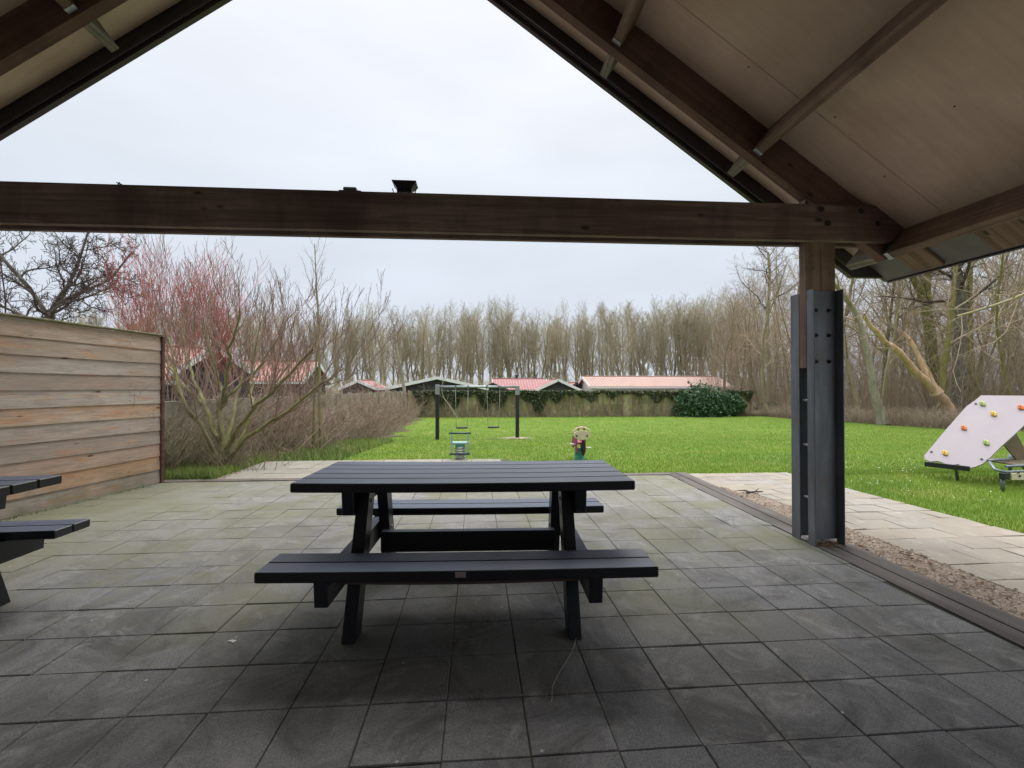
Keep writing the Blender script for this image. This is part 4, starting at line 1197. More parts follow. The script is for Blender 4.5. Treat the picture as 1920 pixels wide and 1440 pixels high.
def _far_label(x, y):
    px = 960 + 853 * math.tan(math.atan2(x, y) - YAW)
    for lim_, txt in ((330, 'behind the end of the wooden fence'), (400, 'above the nearest red gable'), (470, 'just right of the nearest red gable'), (540, 'above the second red roof'), (590, 'above the right end of the second red roof'),
                      (640, 'behind the slender young tree'), (700, 'above the small rose roof'), (760, 'above the pale yellowish trunk'), (818, 'above the dark gable, left of the swing'), (870, 'above the left swing seat'), (925, 'between the two swing seats'),
                      (972, 'above the right swing seat'), (1020, 'just right of the swing'), (1060, 'above the rose roof'), (1105, 'above the small orange roof'), (1160, 'above the left end of the long pink roof'),
                      (1220, 'left of the middle of the long pink roof'), (1280, 'above the middle of the long pink roof'), (1340, 'above the evergreen bush'), (1400, 'above the right end of the long pink roof')):
        if px < lim_: return 'tall bare tree in the far row ' + txt
    return 'tall bare tree in the far row at its right end'
top_prof = [(-60, 13.2), (-22, 12.6), (-12, 12.4), (0, 13.6), (4, 14.6), (9, 12.8), (16, 13.4), (26, 14.4), (34, 15.6), (40, 17.5), (52, 18.5)]
k = 0
for row, (yy, step) in enumerate(((74, 1.7), (80, 1.7), (88, 1.9))):
    x = -62.0
    while x < 50:
        x += step * rnd.uniform(.65, 1.35)
        y = yy + rnd.uniform(-1.6, 1.6)
        if -62 < x < -26 and row >= 1 and rnd.random() < .5: continue
        h = np.interp(x * 74 / y, *zip(*top_prof)) + .8; h = min(h, 16.5) * .93 * y / 75 * rnd.uniform(.88, 1.04)
        fi = rnd.randrange(7); me = FAR[fi]
        sc = h / 14.2
        tree_thing('bare_tree', me, (x, y, -.8), far_label(x, y, fi % 3 == 2), 'tree', 'tall bare trees in the far row', rnd.uniform(0, 6.28), sc * rnd.uniform(.75, 1.25), sc, (rnd.gauss(0, .022), rnd.gauss(0, .03)))

# ---- trees of the wood on the right
WOOD = []
for i in range(8):
    thin = i >= 5
    g = Grow(300 + i, [
        lv(n=11, wob=.06 if not thin else .085, up=.045, kids=13 if not thin else 10, k0=.30 if not thin else .2, ang=.95, lr=.36 if not thin else .3, rr=.5, sides=8, tip=.2, lt=.45, angt=.4, flare=.5),
        lv(n=6, wob=.16, up=.09, kids=8, k0=.15, ang=.8, lr=.42, rr=.5, sides=5, tip=.25, lt=.4),
        lv(n=4, wob=.2, up=.05, kids=6, k0=.1, ang=.75, lr=.5, rr=.6, sides=3, tip=.4),
        lv(n=3, wob=.25, up=.03, kids=0, k0=0, ang=.5, lr=.5, rr=.6, sides=3, tip=.5)])
    g.shoot((0, 0, -.1), (rs.normal(0, .05), rs.normal(0, .05), 1), 13.5, .06 if thin else .12 + .025 * i, 0)
    g.out[3] = [(P, r * 0 + .0065, s_) for P, r, s_ in g.out[3]]
    g.out[2] = [(P, np.maximum(r, .009), s_) for P, r, s_ in g.out[2]]
    WOOD.append(g.meshes(1, M['bark_olive'] if i in (1, 3, 6) else M['bark_wood'], M['twig_wood'], 'wood_tree'))
def wlabel(x, y, i):
    a = _wlabel(x, y); kind_ = ('stout ' if i in (3, 4) else 'slender ' if i >= 5 else '') + ('olive barked ' if i in (1, 3, 6) else 'brown ')
    return a.replace('bare woodland', kind_ + 'bare woodland')
def _wlabel(x, y):
    px = 960 + 853 * math.tan(math.atan2(x, y) - YAW)
    for lim_, txt in ((1400, 'at the end of the long pink roof'), (1440, 'behind the end of the far wall'), (1490, 'just left of the steel post'), (1590, 'hidden by the steel post'), (1640, 'just right of the steel post'),
                      (1700, 'behind the pale bending tree'), (1760, 'behind the broken orange limbs'), (1820, 'behind the thick grey trunk'), (1870, 'above the climbing board')):
        if px < lim_: return 'bare woodland tree ' + txt
    return 'bare woodland tree at the right edge above the climbing board'
placed = []
def try_place(x, y, dmin):
    for (a, b) in placed:
        if (a - x) ** 2 + (b - y) ** 2 < dmin ** 2: return False
    placed.append((x, y)); return True
n_w = 0; tries = 0
while n_w < 105 and tries < 6000:
    tries += 1
    y = rnd.uniform(15, 62); x = rnd.uniform(21, 66)
    px = 960 + 853 * math.tan(math.atan2(x, y) - YAW)
    if y < wood_edge(x) + 1.5 or px < 1352 or px > 2050: continue
    if y > 40 and x > 50 and rnd.random() < .5: continue
    if not try_place(x, y, 1.7): continue
    d = math.hypot(x, y)
    if px < 1425: h = rnd.uniform(.60, .70) * d * .33
    elif px < 1500: h = rnd.uniform(.66, .82) * d * .36
    else: h = rnd.uniform(11.5, 16)
    h = min(h, 17)
    i = rnd.randrange(8) if px > 1500 else rnd.choice([0, 1, 2, 5, 6, 7])
    tree_thing('woodland_tree', WOOD[i], (x, y, float(G(x, y))), wlabel(x, y, i), 'tree', 'bare trees of the wood', rnd.uniform(0, 6.28), h / 13.5 * rnd.uniform(.85, 1.1), h / 13.5)
    n_w += 1
# named trees of the wood edge
def custom_tree(name, path, r0, seed, tmat, cmat, label, levels, sides=10, tip=.3, split=1, extra=(), cat='tree', flare=.5, kmin=None, group=None):
    g = Grow(seed, levels); base = np.array(path[0]); P = np.array(path, float) - base
    # smooth the path
    tt = np.linspace(0, len(P) - 1, (len(P) - 1) * 4 + 1)
    Q = np.stack([np.interp(tt, np.arange(len(P)), P[:, i]) for i in range(3)], 1)
    for _ in range(3): Q[1:-1] = (Q[:-2] + 2 * Q[1:-1] + Q[2:]) / 4
    Q[1:-1] += g.r.normal(0, r0 * .12, Q[1:-1].shape)
    g.shoot(None, None, 0, r0, 0, path=Q)
    for (pth, r) in extra:
        E_ = np.array(pth, float) - base; tt = np.linspace(0, len(E_) - 1, (len(E_) - 1) * 3 + 1)
        E2 = np.stack([np.interp(tt, np.arange(len(E_)), E_[:, i]) for i in range(3)], 1)
        for _ in range(2): E2[1:-1] = (E2[:-2] + 2 * E2[1:-1] + E2[2:]) / 4
        g.shoot(None, None, 0, r, 0, path=E2)
    ms = g.meshes(split, tmat, cmat, name)
    return tree_thing(name, ms, tuple(base), label, cat, group)
L4 = [lv(n=11, wob=.06, up=.045, kids=12, k0=.35, ang=1.0, lr=.30, rr=.42, sides=12, tip=.45, lt=.3, angt=.3, flare=.6),
      lv(n=6, wob=.2, up=.06, kids=8, k0=.15, ang=.8, lr=.42, rr=.5, sides=5, tip=.25, lt=.4),
      lv(n=4, wob=.24, up=.04, kids=6, k0=.1, ang=.75, lr=.5, rr=.6, sides=3, tip=.4),
      lv(n=3, wob=.25, up=.02, kids=0, k0=0, ang=.5, lr=.5, rr=.6, sides=3, tip=.5)]
def Lmod(base, **k):
    q = [dict(d) for d in base]; q[0].update(k); return q
custom_tree('grey_tree', [(27.6, 24.0, -0.75), (27.57, 24.0, 2.12), (27.74, 24.0, 5.18), (27.63, 24.0, 7.63), (27.22, 24.0, 9.47), (27.08, 24.0, 12.9)], .36, 11, M['bark_grey'], M['twig_dark'],
            'thick grey trunked tree rising straight behind the left edge of the climbing board', Lmod(L4, k0=.42, kids=15))
custom_tree('olive_tree', [(31.82, 28.0, -0.94), (30.88, 28.0, 0.84), (30.14, 28.0, 4.04), (29.79, 28.0, 7.23), (29.93, 28.0, 9.37), (29.26, 28.0, 12.5)], .42, 12, M['bark_olive'], M['twig_wood'],
            'stout yellow green trunked tree leaning left beside the broken pale limbs', Lmod(L4, k0=.62, kids=10),
            extra=[([(29.79, 28, 7.2), (28.9, 28, 8.6), (27.6, 28, 10.8), (26.9, 28, 12.6)], .24)])
custom_tree('mossy_tree', [(30.7, 26.0, -0.8), (30.66, 26.0, 2.19), (30.52, 26.0, 5.52), (30.94, 26.0, 11.5)], .27, 13, M['bark_olive'], M['twig_wood'],
            'slim mossy green tree standing close behind the thick grey trunk', Lmod(L4, k0=.5, kids=9))
custom_tree('leaning_tree', [(23.18, 24.3, -0.75), (22.67, 24.3, 0.9), (22.42, 24.3, 2.42), (21.99, 24.3, 4.55), (21.42, 24.3, 5.91), (20.3, 24.3, 7.1), (18.9, 24.0, 8.2)], .21, 14, M['bark_pale'], M['twig_wood'],
            'pale tree bending left over the lawn just right of the steel clad post', Lmod(L4, k0=.45, kids=10, lr=.26))
fl = custom_tree('fallen_limb', [(26.01, 23.0, -0.75), (25.92, 23.0, 0.18), (25.05, 23.0, 1.06), (23.71, 23.0, 2.36), (22.33, 22.6, 3.34), (21.13, 22.3, 3.95), (19.97, 22.0, 5.06)], .26, 15, M['split'], M['twig_wood'],
            'broken fallen tree with split orange wood leaning left in front of the olive trunk', Lmod(L4, k0=.55, kids=5, lr=.18, tip=.35),
            extra=[([(25.11, 23.0, 0.97), (24.53, 23.1, 2.08), (24.13, 23.3, 3.56), (23.64, 23.5, 4.4)], .2), ([(25.3, 23.1, 0.9), (25.0, 23.2, 2.0), (24.5, 23.3, 3.0), (24.1, 23.5, 4.1)], .07)])
custom_tree('branch_tree', [(33.0, 21.0, -0.7), (32.8, 21.0, 3.0), (32.4, 21.0, 7.0), (32.0, 21.0, 11.0)], .3, 16, M['bark_wood'], M['twig_wood'],
            'brown tree at the right edge whose long low bough reaches left across the wood', Lmod(L4, k0=.5, kids=9),
            extra=[([(32.3, 21, 7.4), (29.0, 19, 7.3), (24.5, 17.0, 6.0), (20.5, 16, 4.6), (18.3, 16.0, 4.0)], .09)])
custom_tree('small_cone_tree', [(24.2, 36.0, -0.8), (24.3, 36, 3.0), (24.0, 36, 7.0), (24.4, 36, 10.5), (24.2, 36, 12.6)], .19, 17, M['bark_wood'], M['twig_dark'],
            'tall dark twigged tree rising above the others left of the post under the beam',
            Lmod(L4, k0=.5, kids=15, lr=.28, ang=1.1))
# saplings and brush inside the wood: nobody could count them
items = []
for i in range(6500):
    while True:
        y = rnd.uniform(12, 58); x = rnd.uniform(20.5, 62)
        if y > wood_edge(x) + .4 and x / y > .5 and rnd.random() < 30 / (y + 10): break
    z = float(G(x, y)); h = rnd.uniform(1.5, 7.0) * (1 if y < 40 else 1.25)
    d = np.array([rnd.gauss(0, .16), rnd.gauss(0, .16), 1.0]); p = np.array([x, y, z - .05]); P = [p]; n = 4
    for j in range(n):
        d = d + np.array([rnd.gauss(0, .14), rnd.gauss(0, .14), 0]); p = p + d / np.linalg.norm(d) * h / n; P.append(p)
    r = rnd.uniform(.008, .022); items.append((np.array(P), np.linspace(r, .005, n + 1), 3))
    for q in range(rnd.randrange(3, 8)):
        u = rnd.uniform(.2, 1) * n; a = min(int(u), n - 1); b0 = P[a] + (P[a + 1] - P[a]) * (u - a)
        l = h * rnd.uniform(.12, .35); az = rnd.uniform(0, 6.28); v = np.array([math.cos(az) * .8, math.sin(az) * .8, rnd.uniform(.2, 1.3)])
        m1 = b0 + v * l * .5 + np.array([rnd.gauss(0, .06), rnd.gauss(0, .06), 0]); items.append((np.array([b0, m1, b0 + v * l]), [r * .45, .005, .0035], 3))
o = bpy.data.objects.new('saplings', mesh_from_tubes('saplings', items, M['twig_wood'])); COL.objects.link(o)
tag(o, 'brown tangle of saplings and twigs filling the wood on the right', 'saplings', kind='stuff')

def stems(name, n, samp, hmin, hmax, r, mat, label, cat, arch=.5, sub=2, lean=.35):
    items = []
    for i in range(n):
        x, y = samp(); z = float(G(x, y)) - .03; h = rnd.uniform(hmin, hmax); az = rnd.uniform(0, 6.28)
        d = np.array([math.cos(az) * lean, math.sin(az) * lean, 1.0]); p = np.array([x, y, z]); P = [p]
        for j in range(4):
            d = d + np.array([math.cos(az) * arch * .3, math.sin(az) * arch * .3, -arch * .28 * j * .5]) + np.array([rnd.gauss(0, .12), rnd.gauss(0, .12), 0])
            p = p + d / np.linalg.norm(d) * h / 4; P.append(p)
        rr = r * rnd.uniform(.6, 1.3); P = np.array(P)
        items.append((P, np.linspace(rr, rr * .4, 5), 3))
        for q in range(sub):
            u = rnd.uniform(.3, 3.9); a = int(u); b0 = P[a] + (P[a + 1] - P[a]) * (u - a); az2 = rnd.uniform(0, 6.28); l = h * rnd.uniform(.12, .35)
            v = np.array([math.cos(az2), math.sin(az2), rnd.uniform(.1, 1.2)])
            items.append((np.array([b0, b0 + v * l * .5 + np.array([0, 0, .02]), b0 + v * l]), [rr * .5, rr * .4, rr * .3], 3))
    o = bpy.data.objects.new(name, mesh_from_tubes(name, items, mat)); COL.objects.link(o)
    return tag(o, label, cat, kind='stuff')
def s_under():
    while True:
        x = rnd.uniform(20.8, 40); y = wood_edge(x) + rnd.uniform(-.2, 3.2) * rnd.random() ** .5
        return x, y
stems('dry_undergrowth', 9000, s_under, .6, 1.5, .007, M['tan'], 'dry tan undergrowth along the edge of the wood', 'undergrowth', .6, 2)

def s_belt(): return rnd.uniform(-62, 46), 63 + rnd.gauss(0, 2.5)
stems('far_brush', 5200, s_belt, 1.5, 4.2, .022, M['twig_far'], 'brown brush under the far row of trees behind the bungalows', 'brush', .3, 5, .3)

# ================================================================== LEFT SIDE PLANTING
def upright(base_mesh_items, starts, R_, hmin, hmax, r, n, spread=.18, tr=None):
    pass
# big multi stemmed willow shrub
WL = [lv(n=6, wob=.05, up=.05, kids=9, k0=.42, ang=.7, lr=.46, rr=.40, sides=9, tip=.35, lt=-.1, angt=.2),
      lv(n=6, wob=.10, up=.17, kids=6, k0=.12, ang=.55, lr=.62, rr=.5, sides=5, tip=.25, lt=.3),
      lv(n=5, wob=.08, up=.20, kids=5, k0=.1, ang=.45, lr=.6, rr=.6, sides=3, tip=.4),
      lv(n=4, wob=.08, up=.2, kids=0, k0=0, ang=.5, lr=.5, rr=.6, sides=3, tip=.5)]
WS = dict(
 A=([(-3.86, 7.36, -.03), (-3.9, 7.40, 0.28), (-3.96, 7.46, 0.48), (-4.03, 7.56, 1.09), (-4.13, 7.66, 1.32), (-4.29, 7.76, 1.72), (-4.46, 7.86, 2.3)], .062),
 B=([(-3.99, 7.5, .98), (-3.91, 7.4, 1.16), (-3.76, 7.25, 1.61), (-3.63, 7.1, 1.93), (-3.46, 6.95, 2.4)], .04),
 C=([(-3.86, 7.36, 0.0), (-3.84, 7.36, 0.32), (-3.55, 7.16, 0.71), (-3.28, 6.96, 0.99), (-2.78, 6.76, 1.32), (-2.3, 6.6, 1.78)], .052),
 D=([(-3.86, 7.36, 0.0), (-3.8, 7.36, 0.22), (-3.27, 7.01, 0.6), (-2.88, 6.75, 0.79), (-2.2, 6.45, 1.19), (-1.9, 6.35, 1.45)], .048),
 E=([(-3.88, 7.36, 0.05), (-4.0, 7.45, 0.42), (-4.18, 7.61, 0.81), (-4.7, 7.86, 1.22), (-5.2, 8.11, 1.58), (-5.5, 8.36, 2.1)], .046),
 F=([(-3.9, 7.36, 0.0), (-3.97, 7.25, 0.28), (-4.03, 7.11, 0.57), (-4.23, 6.95, 0.98), (-4.4, 7.05, 1.44), (-4.6, 7.2, 2.0)], .042),
 G=([(-4.0, 7.36, 0.5), (-4.11, 7.4, 0.80), (-4.35, 7.6, 1.09), (-4.64, 7.8, 1.5), (-4.87, 8.0, 1.94), (-5.05, 8.2, 2.5)], .036),
 H=([(-3.99, 7.5, .95), (-3.89, 7.45, 1.1), (-3.63, 7.6, 1.41), (-3.28, 7.8, 2.02), (-3.13, 8.0, 2.5)], .034),
 I=([(-3.30, 7.0, 0.96), (-3.42, 7.2, 1.22), (-3.48, 7.4, 1.56), (-3.4, 7.5, 2.32)], .03),
 J=([(-3.88, 7.4, 0.1), (-3.93, 7.5, 0.49), (-4.0, 7.9, 0.96), (-4.12, 8.4, 1.51), (-4.23, 8.8, 2.2)], .045),
 K=([(-3.86, 7.36, 0.02), (-3.7, 7.5, 0.5), (-3.5, 7.9, 1.1), (-3.2, 8.2, 1.7)], .035))
g = Grow(21, WL); base = np.array((-3.86, 7.36, -0.03))
for k_, (pth, r_) in WS.items():
    r_ *= 0.85
    P = np.array(pth, float); tt = np.linspace(0, len(P) - 1, (len(P) - 1) * 3 + 1)
    Q = np.stack([np.interp(tt, np.arange(len(P)), P[:, i]) for i in range(3)], 1)
    for _ in range(2): Q[1:-1] = (Q[:-2] + 2 * Q[1:-1] + Q[2:]) / 4
    Q[1:-1] += g.r.normal(0, .016, Q[1:-1].shape)
    g.shoot(None, None, 0, r_, 0, path=Q - base)
g.out[3] = [(P, r * 0 + .0022, s_) for P, r, s_ in g.out[3]]; g.out[2] = [(P, np.clip(r, .003, .008), s_) for P, r, s_ in g.out[2]]
wt = mesh_from_tubes('willow_trunk', g.out[0], M['willow'])
wc = mesh_from_tubes('willow_crown', g.out[1] + g.out[2] + g.out[3], M['twig_pink'])
tree_thing('willow_shrub', (wt, wc), tuple(base), 'large willow shrub with fanned yellow green stems beside the end of the wooden fence', 'shrub')

def multistem(name, loc, seed, n, h, r, tmat, cmat, label, spread=.35, kids=7, kids2=5, lr=.45, group=None, rz=0, up=.07, twr=.0025, cat='shrub', tw=.1, k0=.25):
    g = Grow(seed, [lv(n=6, wob=.07, up=up, kids=kids, k0=k0, ang=.5, lr=lr, rr=.5, sides=6, tip=.25, lt=.3),
                    lv(n=5, wob=tw, up=up * 2, kids=kids2, k0=.1, ang=.5, lr=.5, rr=.6, sides=4, tip=.35, lt=.3),
                    lv(n=4, wob=tw, up=up * 2, kids=0, k0=0, ang=.5, lr=.5, rr=.6, sides=3, tip=.5)])
    for i in range(n):
        az = i * 2.4 + g.r.rand(); s_ = spread * (0.3 + .9 * g.r.rand())
        g.shoot((math.cos(az) * .12 * g.r.rand() * n * .2, math.sin(az) * .12 * g.r.rand() * n * .2, -.03), (math.cos(az) * s_, math.sin(az) * s_, 1), h * g.r.uniform(.7, 1.05), r * g.r.uniform(.6, 1.2), 0)
    g.out[2] = [(P, r_ * 0 + twr, s_) for P, r_, s_ in g.out[2]]
    return tree_thing(name, g.meshes(1, tmat, cmat, name), loc, label, cat, group, rz)
# red twigged shrub behind the willow
multistem('red_twig_shrub', (-5.95, 9.5, -.12), 31, 28, 3.95, .02, M['twig_pink'], M['twig_red'], 'tall shrub with crimson young shoots behind the willow stems', .15, 11, 6, .30, up=.06, twr=.0028, k0=.58)
multistem('red_twig_shrub', (-5.2, 10.4, -.15), 32, 10, 3.5, .02, M['twig_pink'], M['twig_red'], 'pinkish brown upright shrub right of the crimson shrub', .36, 8, 5, .42, up=.06, twr=.0026, k0=.5)
multistem('thicket_shrub', (-4.5, 11.6, -.2), 33, 7, 3.2, .02, M['twig_brown'], M['twig_pink'], 'brown upright thicket shrub behind the slender staked tree', .34, 8, 5, .42, up=.05, twr=.0026, k0=.4)
# gnarled fruit tree behind the fence
FT = [lv(n=6, wob=.1, up=.03, kids=8, k0=.25, ang=.9, lr=.5, rr=.6, sides=8, tip=.4, lt=.2),
      lv(n=7, wob=.24, up=.06, kids=12, k0=.1, ang=.95, lr=.4, rr=.5, sides=6, tip=.25, lt=.3),
      lv(n=5, wob=.28, up=.07, kids=9, k0=.05, ang=.95, lr=.42, rr=.55, sides=4, tip=.4, lt=.3),
      lv(n=2, wob=.3, up=.1, kids=0, k0=0, ang=.5, lr=.5, rr=.6, sides=3, tip=.5)]
g = Grow(44, FT); base = np.array((-8.72, 10.0, -.15))
for pth, r_ in (([(-8.72, 10, -.15), (-8.74, 10, 1.2), (-8.73, 10, 2.6), (-8.6, 10, 3.0)], .10), ([(-8.73, 10, 2.7), (-9.0, 9.9, 3.3), (-9.5, 9.8, 3.9), (-9.9, 9.7, 4.7)], 0.046),
                ([(-8.73, 10, 2.75), (-8.55, 10.2, 3.3), (-8.5, 10.4, 3.9), (-8.3, 10.4, 4.6)], 0.043), ([(-8.65, 10, 2.9), (-8.2, 10.1, 3.25), (-7.7, 10.2, 3.5), (-7.3, 10.2, 4.1)], 0.040),
                ([(-8.75, 10, 2.5), (-9.3, 10.1, 2.75), (-10.2, 10.2, 3.1)], 0.037), ([(-8.7, 10, 2.6), (-8.3, 9.6, 2.85), (-7.5, 9.4, 3.0), (-7.0, 9.3, 3.2)], 0.031)):
    P = np.array(pth, float); tt = np.linspace(0, len(P) - 1, (len(P) - 1) * 3 + 1)
    Q = np.stack([np.interp(tt, np.arange(len(P)), P[:, i]) for i in range(3)], 1)
    for _ in range(2): Q[1:-1] = (Q[:-2] + 2 * Q[1:-1] + Q[2:]) / 4
    g.shoot(None, None, 0, r_, 0, path=Q - base)
g.out[3] = [(P, r * 0 + .0045, s_) for P, r, s_ in g.out[3]]; g.out[2] = [(P, np.maximum(r, .005), s_) for P, r, s_ in g.out[2]]
tree_thing('fruit_tree', (mesh_from_tubes('fruit_trunk', g.out[0] + g.out[1], M['bark_grey']), mesh_from_tubes('fruit_crown', g.out[2] + g.out[3], M['twig_dark'])), tuple(base), 'gnarled dark fruit tree behind the wooden fence at the left edge', 'tree')
multistem('whip_shrub', (-6.0, 6.1, 0), 45, 5, 4.2, .018, M['twig_dark'], M['twig_dark'], 'thin whips rising beyond the fence above the tie beam at the left edge', .10, 3, 0, .2, up=.02, twr=.003)
# slender trees near the patio
SL = [lv(n=8, wob=.03, up=.05, kids=17, k0=.30, ang=.7, lr=.24, rr=.4, sides=8, tip=.2, lt=.45, angt=.2),
      lv(n=5, wob=.12, up=.12, kids=6, k0=.15, ang=.6, lr=.4, rr=.55, sides=4, tip=.4),
      lv(n=3, wob=.14, up=.1, kids=0, k0=0, ang=.5, lr=.5, rr=.6, sides=3, tip=.5)]
custom_tree('slender_tree', [(-3.26, 9.88, -0.16), (-3.3, 9.88, 1.56), (-3.33, 9.88, 2.68), (-3.38, 9.88, 3.59), (-3.41, 9.88, 4.3)], .035, 51, M['willow'], M['twig_pink'],
            'slender straight young tree topping the shrubs right of the willow', SL, tip=.2)
custom_tree('staked_tree', [(-3.49, 10.1, -0.16), (-3.49, 10.1, 0.99), (-3.42, 10.1, 1.9), (-3.5, 10.1, 2.8)], .032, 52, M['bark_olive'], M['twig_brown'],
            'shorter greenish young tree just left of the slender straight one', Lmod(SL, kids=9))
custom_tree('birch_tree', [(-4.63, 29.8, -0.85), (-4.57, 29.8, 0.85), (-4.84, 29.8, 2.57), (-5.26, 29.8, 4.29), (-5.3, 29.8, 5.4)], .13, 53, M['bark_pale'], M['twig_pink'],
            'pale yellowish trunk by the far left corner of the lawn', Lmod(L4, k0=.4, kids=9, lr=.3))
custom_tree('crooked_sapling', [(-1.35, 32.2, -.85), (-1.75, 32.2, -.1), (-2.4, 32.3, .7), (-2.45, 32.3, 1.5), (-2.1, 32.3, 2.4)], .05, 54, M['bark_pale'], M['twig_pink'],
            'thin crooked sapling in front of the far wall left of the swing', Lmod(SL, kids=6))
# bramble thickets along the left boundary
bramb = [(-3.95, 8.9, 1.5), (-4.2, 10.2, 1.9), (-3.9, 11.8, 1.8), (-4.3, 13.4, 2.0), (-3.9, 15.2, 1.8), (-4.5, 16.5, 2.1), (-4.2, 18.6, 1.9), (-4.6, 20.4, 2.1), (-4.3, 22.6, 1.8), (-4.9, 24.5, 2.1), (-5.0, 27.0, 2.0), (-5.1, 29.6, 1.9)]
names = ['nearest the willow base', 'behind the slender trees', 'right of the slender trees', 'in the middle of the left boundary', 'spilling onto the lawn edge', 'against the panels half way along', 'level with the swing set',
         'just beyond the swing set', 'further along the boundary', 'near the pale yellowish trunk', 'beside the pale yellowish trunk', 'in the far left corner of the lawn']
protoB = []
for i in range(4):
    g = Grow(60 + i, [lv(n=6, wob=.16, up=-.02, kids=8, k0=.15, ang=.7, lr=.5, rr=.6, sides=4, tip=.4, lt=.2),
                      lv(n=5, wob=.2, up=.02, kids=6, k0=.1, ang=.7, lr=.5, rr=.6, sides=3, tip=.4, lt=.2),
                      lv(n=3, wob=.22, up=.04, kids=0, k0=0, ang=.5, lr=.5, rr=.6, sides=3, tip=.5)])
    for j in range(13):
        az = g.r.rand() * 6.28; q = g.r.rand() * .75; s_ = .1 + .6 * g.r.rand()
        g.shoot((math.cos(az) * q, math.sin(az) * q * 1.3, -.03), (math.cos(az) * s_, math.sin(az) * s_, 1), 1.9 * g.r.uniform(.5, 1.05), .011, 0)
    g.out[2] = [(P, r * 0 + .0032, s_) for P, r, s_ in g.out[2]]; g.out[1] = [(P, np.maximum(r, .004), s_) for P, r, s_ in g.out[1]]
    protoB.append(g.meshes(1, M['twig_brown'], M['twig_pink'], 'bramble'))
for i, (x, y, h) in enumerate(bramb):
    tree_thing('bramble_bush', protoB[i % 4], (x, y, float(G(x, y))), 'tangled brown bramble bush ' + names[i], 'bush', 'bramble bushes along the left boundary', rnd.uniform(0, 6.28), 1.0 + .1 * (i % 3), h / 1.9)
def s_left():
    y = 6.75 + 26 * rnd.random() ** 2.0
    return -4.35 - .015 * y + (rnd.uniform(-.1, .9) if y > 8.6 else rnd.uniform(-.3, .15)), y
stems('dry_brush', 1900, s_left, .4, 1.7, .004, M['twig_brown'], 'brown dry brush filling the foot of the left boundary', 'brush', .5, 3)
def s_wbase():
    a = rnd.uniform(0, 6.28); q = abs(rnd.gauss(0, .38)); return -3.9 + math.cos(a) * q, 7.35 + math.sin(a) * q * .7
stems('twiggy_suckers', 300, s_wbase, .2, .65, .0035, M['twig_brown'], 'brown twiggy suckers round the base of the willow', 'suckers', .25, 3, .6)

# evergreen leaves: bush, ivy
def leaf_mass(name, n, samp, size, mat, parent=None, origin=(0, 0, 0)):
    C = np.array([samp() for _ in range(n)]) - np.array(origin); a = rs.normal(size=(n, 3)); a /= np.linalg.norm(a, axis=1, keepdims=True)
    b = np.cross(a, rs.normal(size=(n, 3))); b /= np.linalg.norm(b, axis=1, keepdims=True)
    s_ = rs.uniform(.6, 1.2, n)[:, None] * size
    V = np.stack([C - a * s_, C + b * s_ * .42, C + a * s_, C - b * s_ * .42], 1).reshape(-1, 3)
    return np_mesh(name, V, np.arange(4 * n).reshape(-1, 4), mat, parent, Matrix.Translation(origin))
blobs = [(-1.7, 0, .75, 1.05), (-.9, -.1, 1.15, 1.15), (0.2, 0, .85, 1.1), (1.1, .1, .65, .9), (1.9, .2, .7, .8), (-1.3, -.3, .5, .9), (-0.2, -.3, .4, .9)]
def s_bush():
    cx_, cy_, cz_, rr = rnd.choice(blobs); v = rs.normal(size=3); v /= np.linalg.norm(v); q = rr * (1 - .4 * rnd.random() ** 2) * (1 + .16 * math.sin(v[0] * 9 + v[2] * 7) + .10 * math.sin(v[1] * 13 + v[0] * 17)) * (1 + max(0, rnd.gauss(0, .07)))
    return 17.4 + cx_ + v[0] * q, 32.7 + cy_ + v[1] * q * .8, max(-.78, -.72 + cz_ + v[2] * q)
t = thing('evergreen_bush', (17.4, 32.7, -.8), 'large dark green evergreen bush in front of the right end of the far wall', 'bush')
leaf_mass('leaves', 15000, s_bush, .11, M['laurel'], t, (17.4, 32.7, -.8))
mb = MB()
for i in range(9): mb.tube([(17.4 + (i - 4) * .12, 32.7, -.85), (17.4 + (i - 4) * .3, 32.65, -.2), (17.4 + (i - 4) * .45, 32.6, .35)], [.04, .03, .015], 6)
mb.build('stems', M['bark_wood'], t)
def s_bush2():
    v = rs.normal(size=3); v /= np.linalg.norm(v); q = .9 * (1 - .5 * rnd.random() ** 2); return 23.2 + v[0] * q * 1.3, 34.6 + v[1] * q, max(-.75, -.5 + v[2] * q * .8)
t = thing('holly_bush', (23.2, 34.6, -.8), 'smaller grey green bush at the wood edge behind the steel channels', 'bush')
leaf_mass('leaves', 2200, s_bush2, .09, M['ivy'], t, (23.2, 34.6, -.8)); 
MB().tube([(23.2, 34.6, -.85), (23.25, 34.6, .1)], [.05, .02], 6).build('stems', M['bark_wood'], t)
def s_brushpile():
    return 21.9 + rnd.gauss(0, .75), 33.2 + rnd.gauss(0, .3)
stems('brush_heap', 1400, s_brushpile, .3, .9, .009, M['tan'], 'low grey heap of cut brush right of the far wall', 'brush', .9, 2, 1.0)

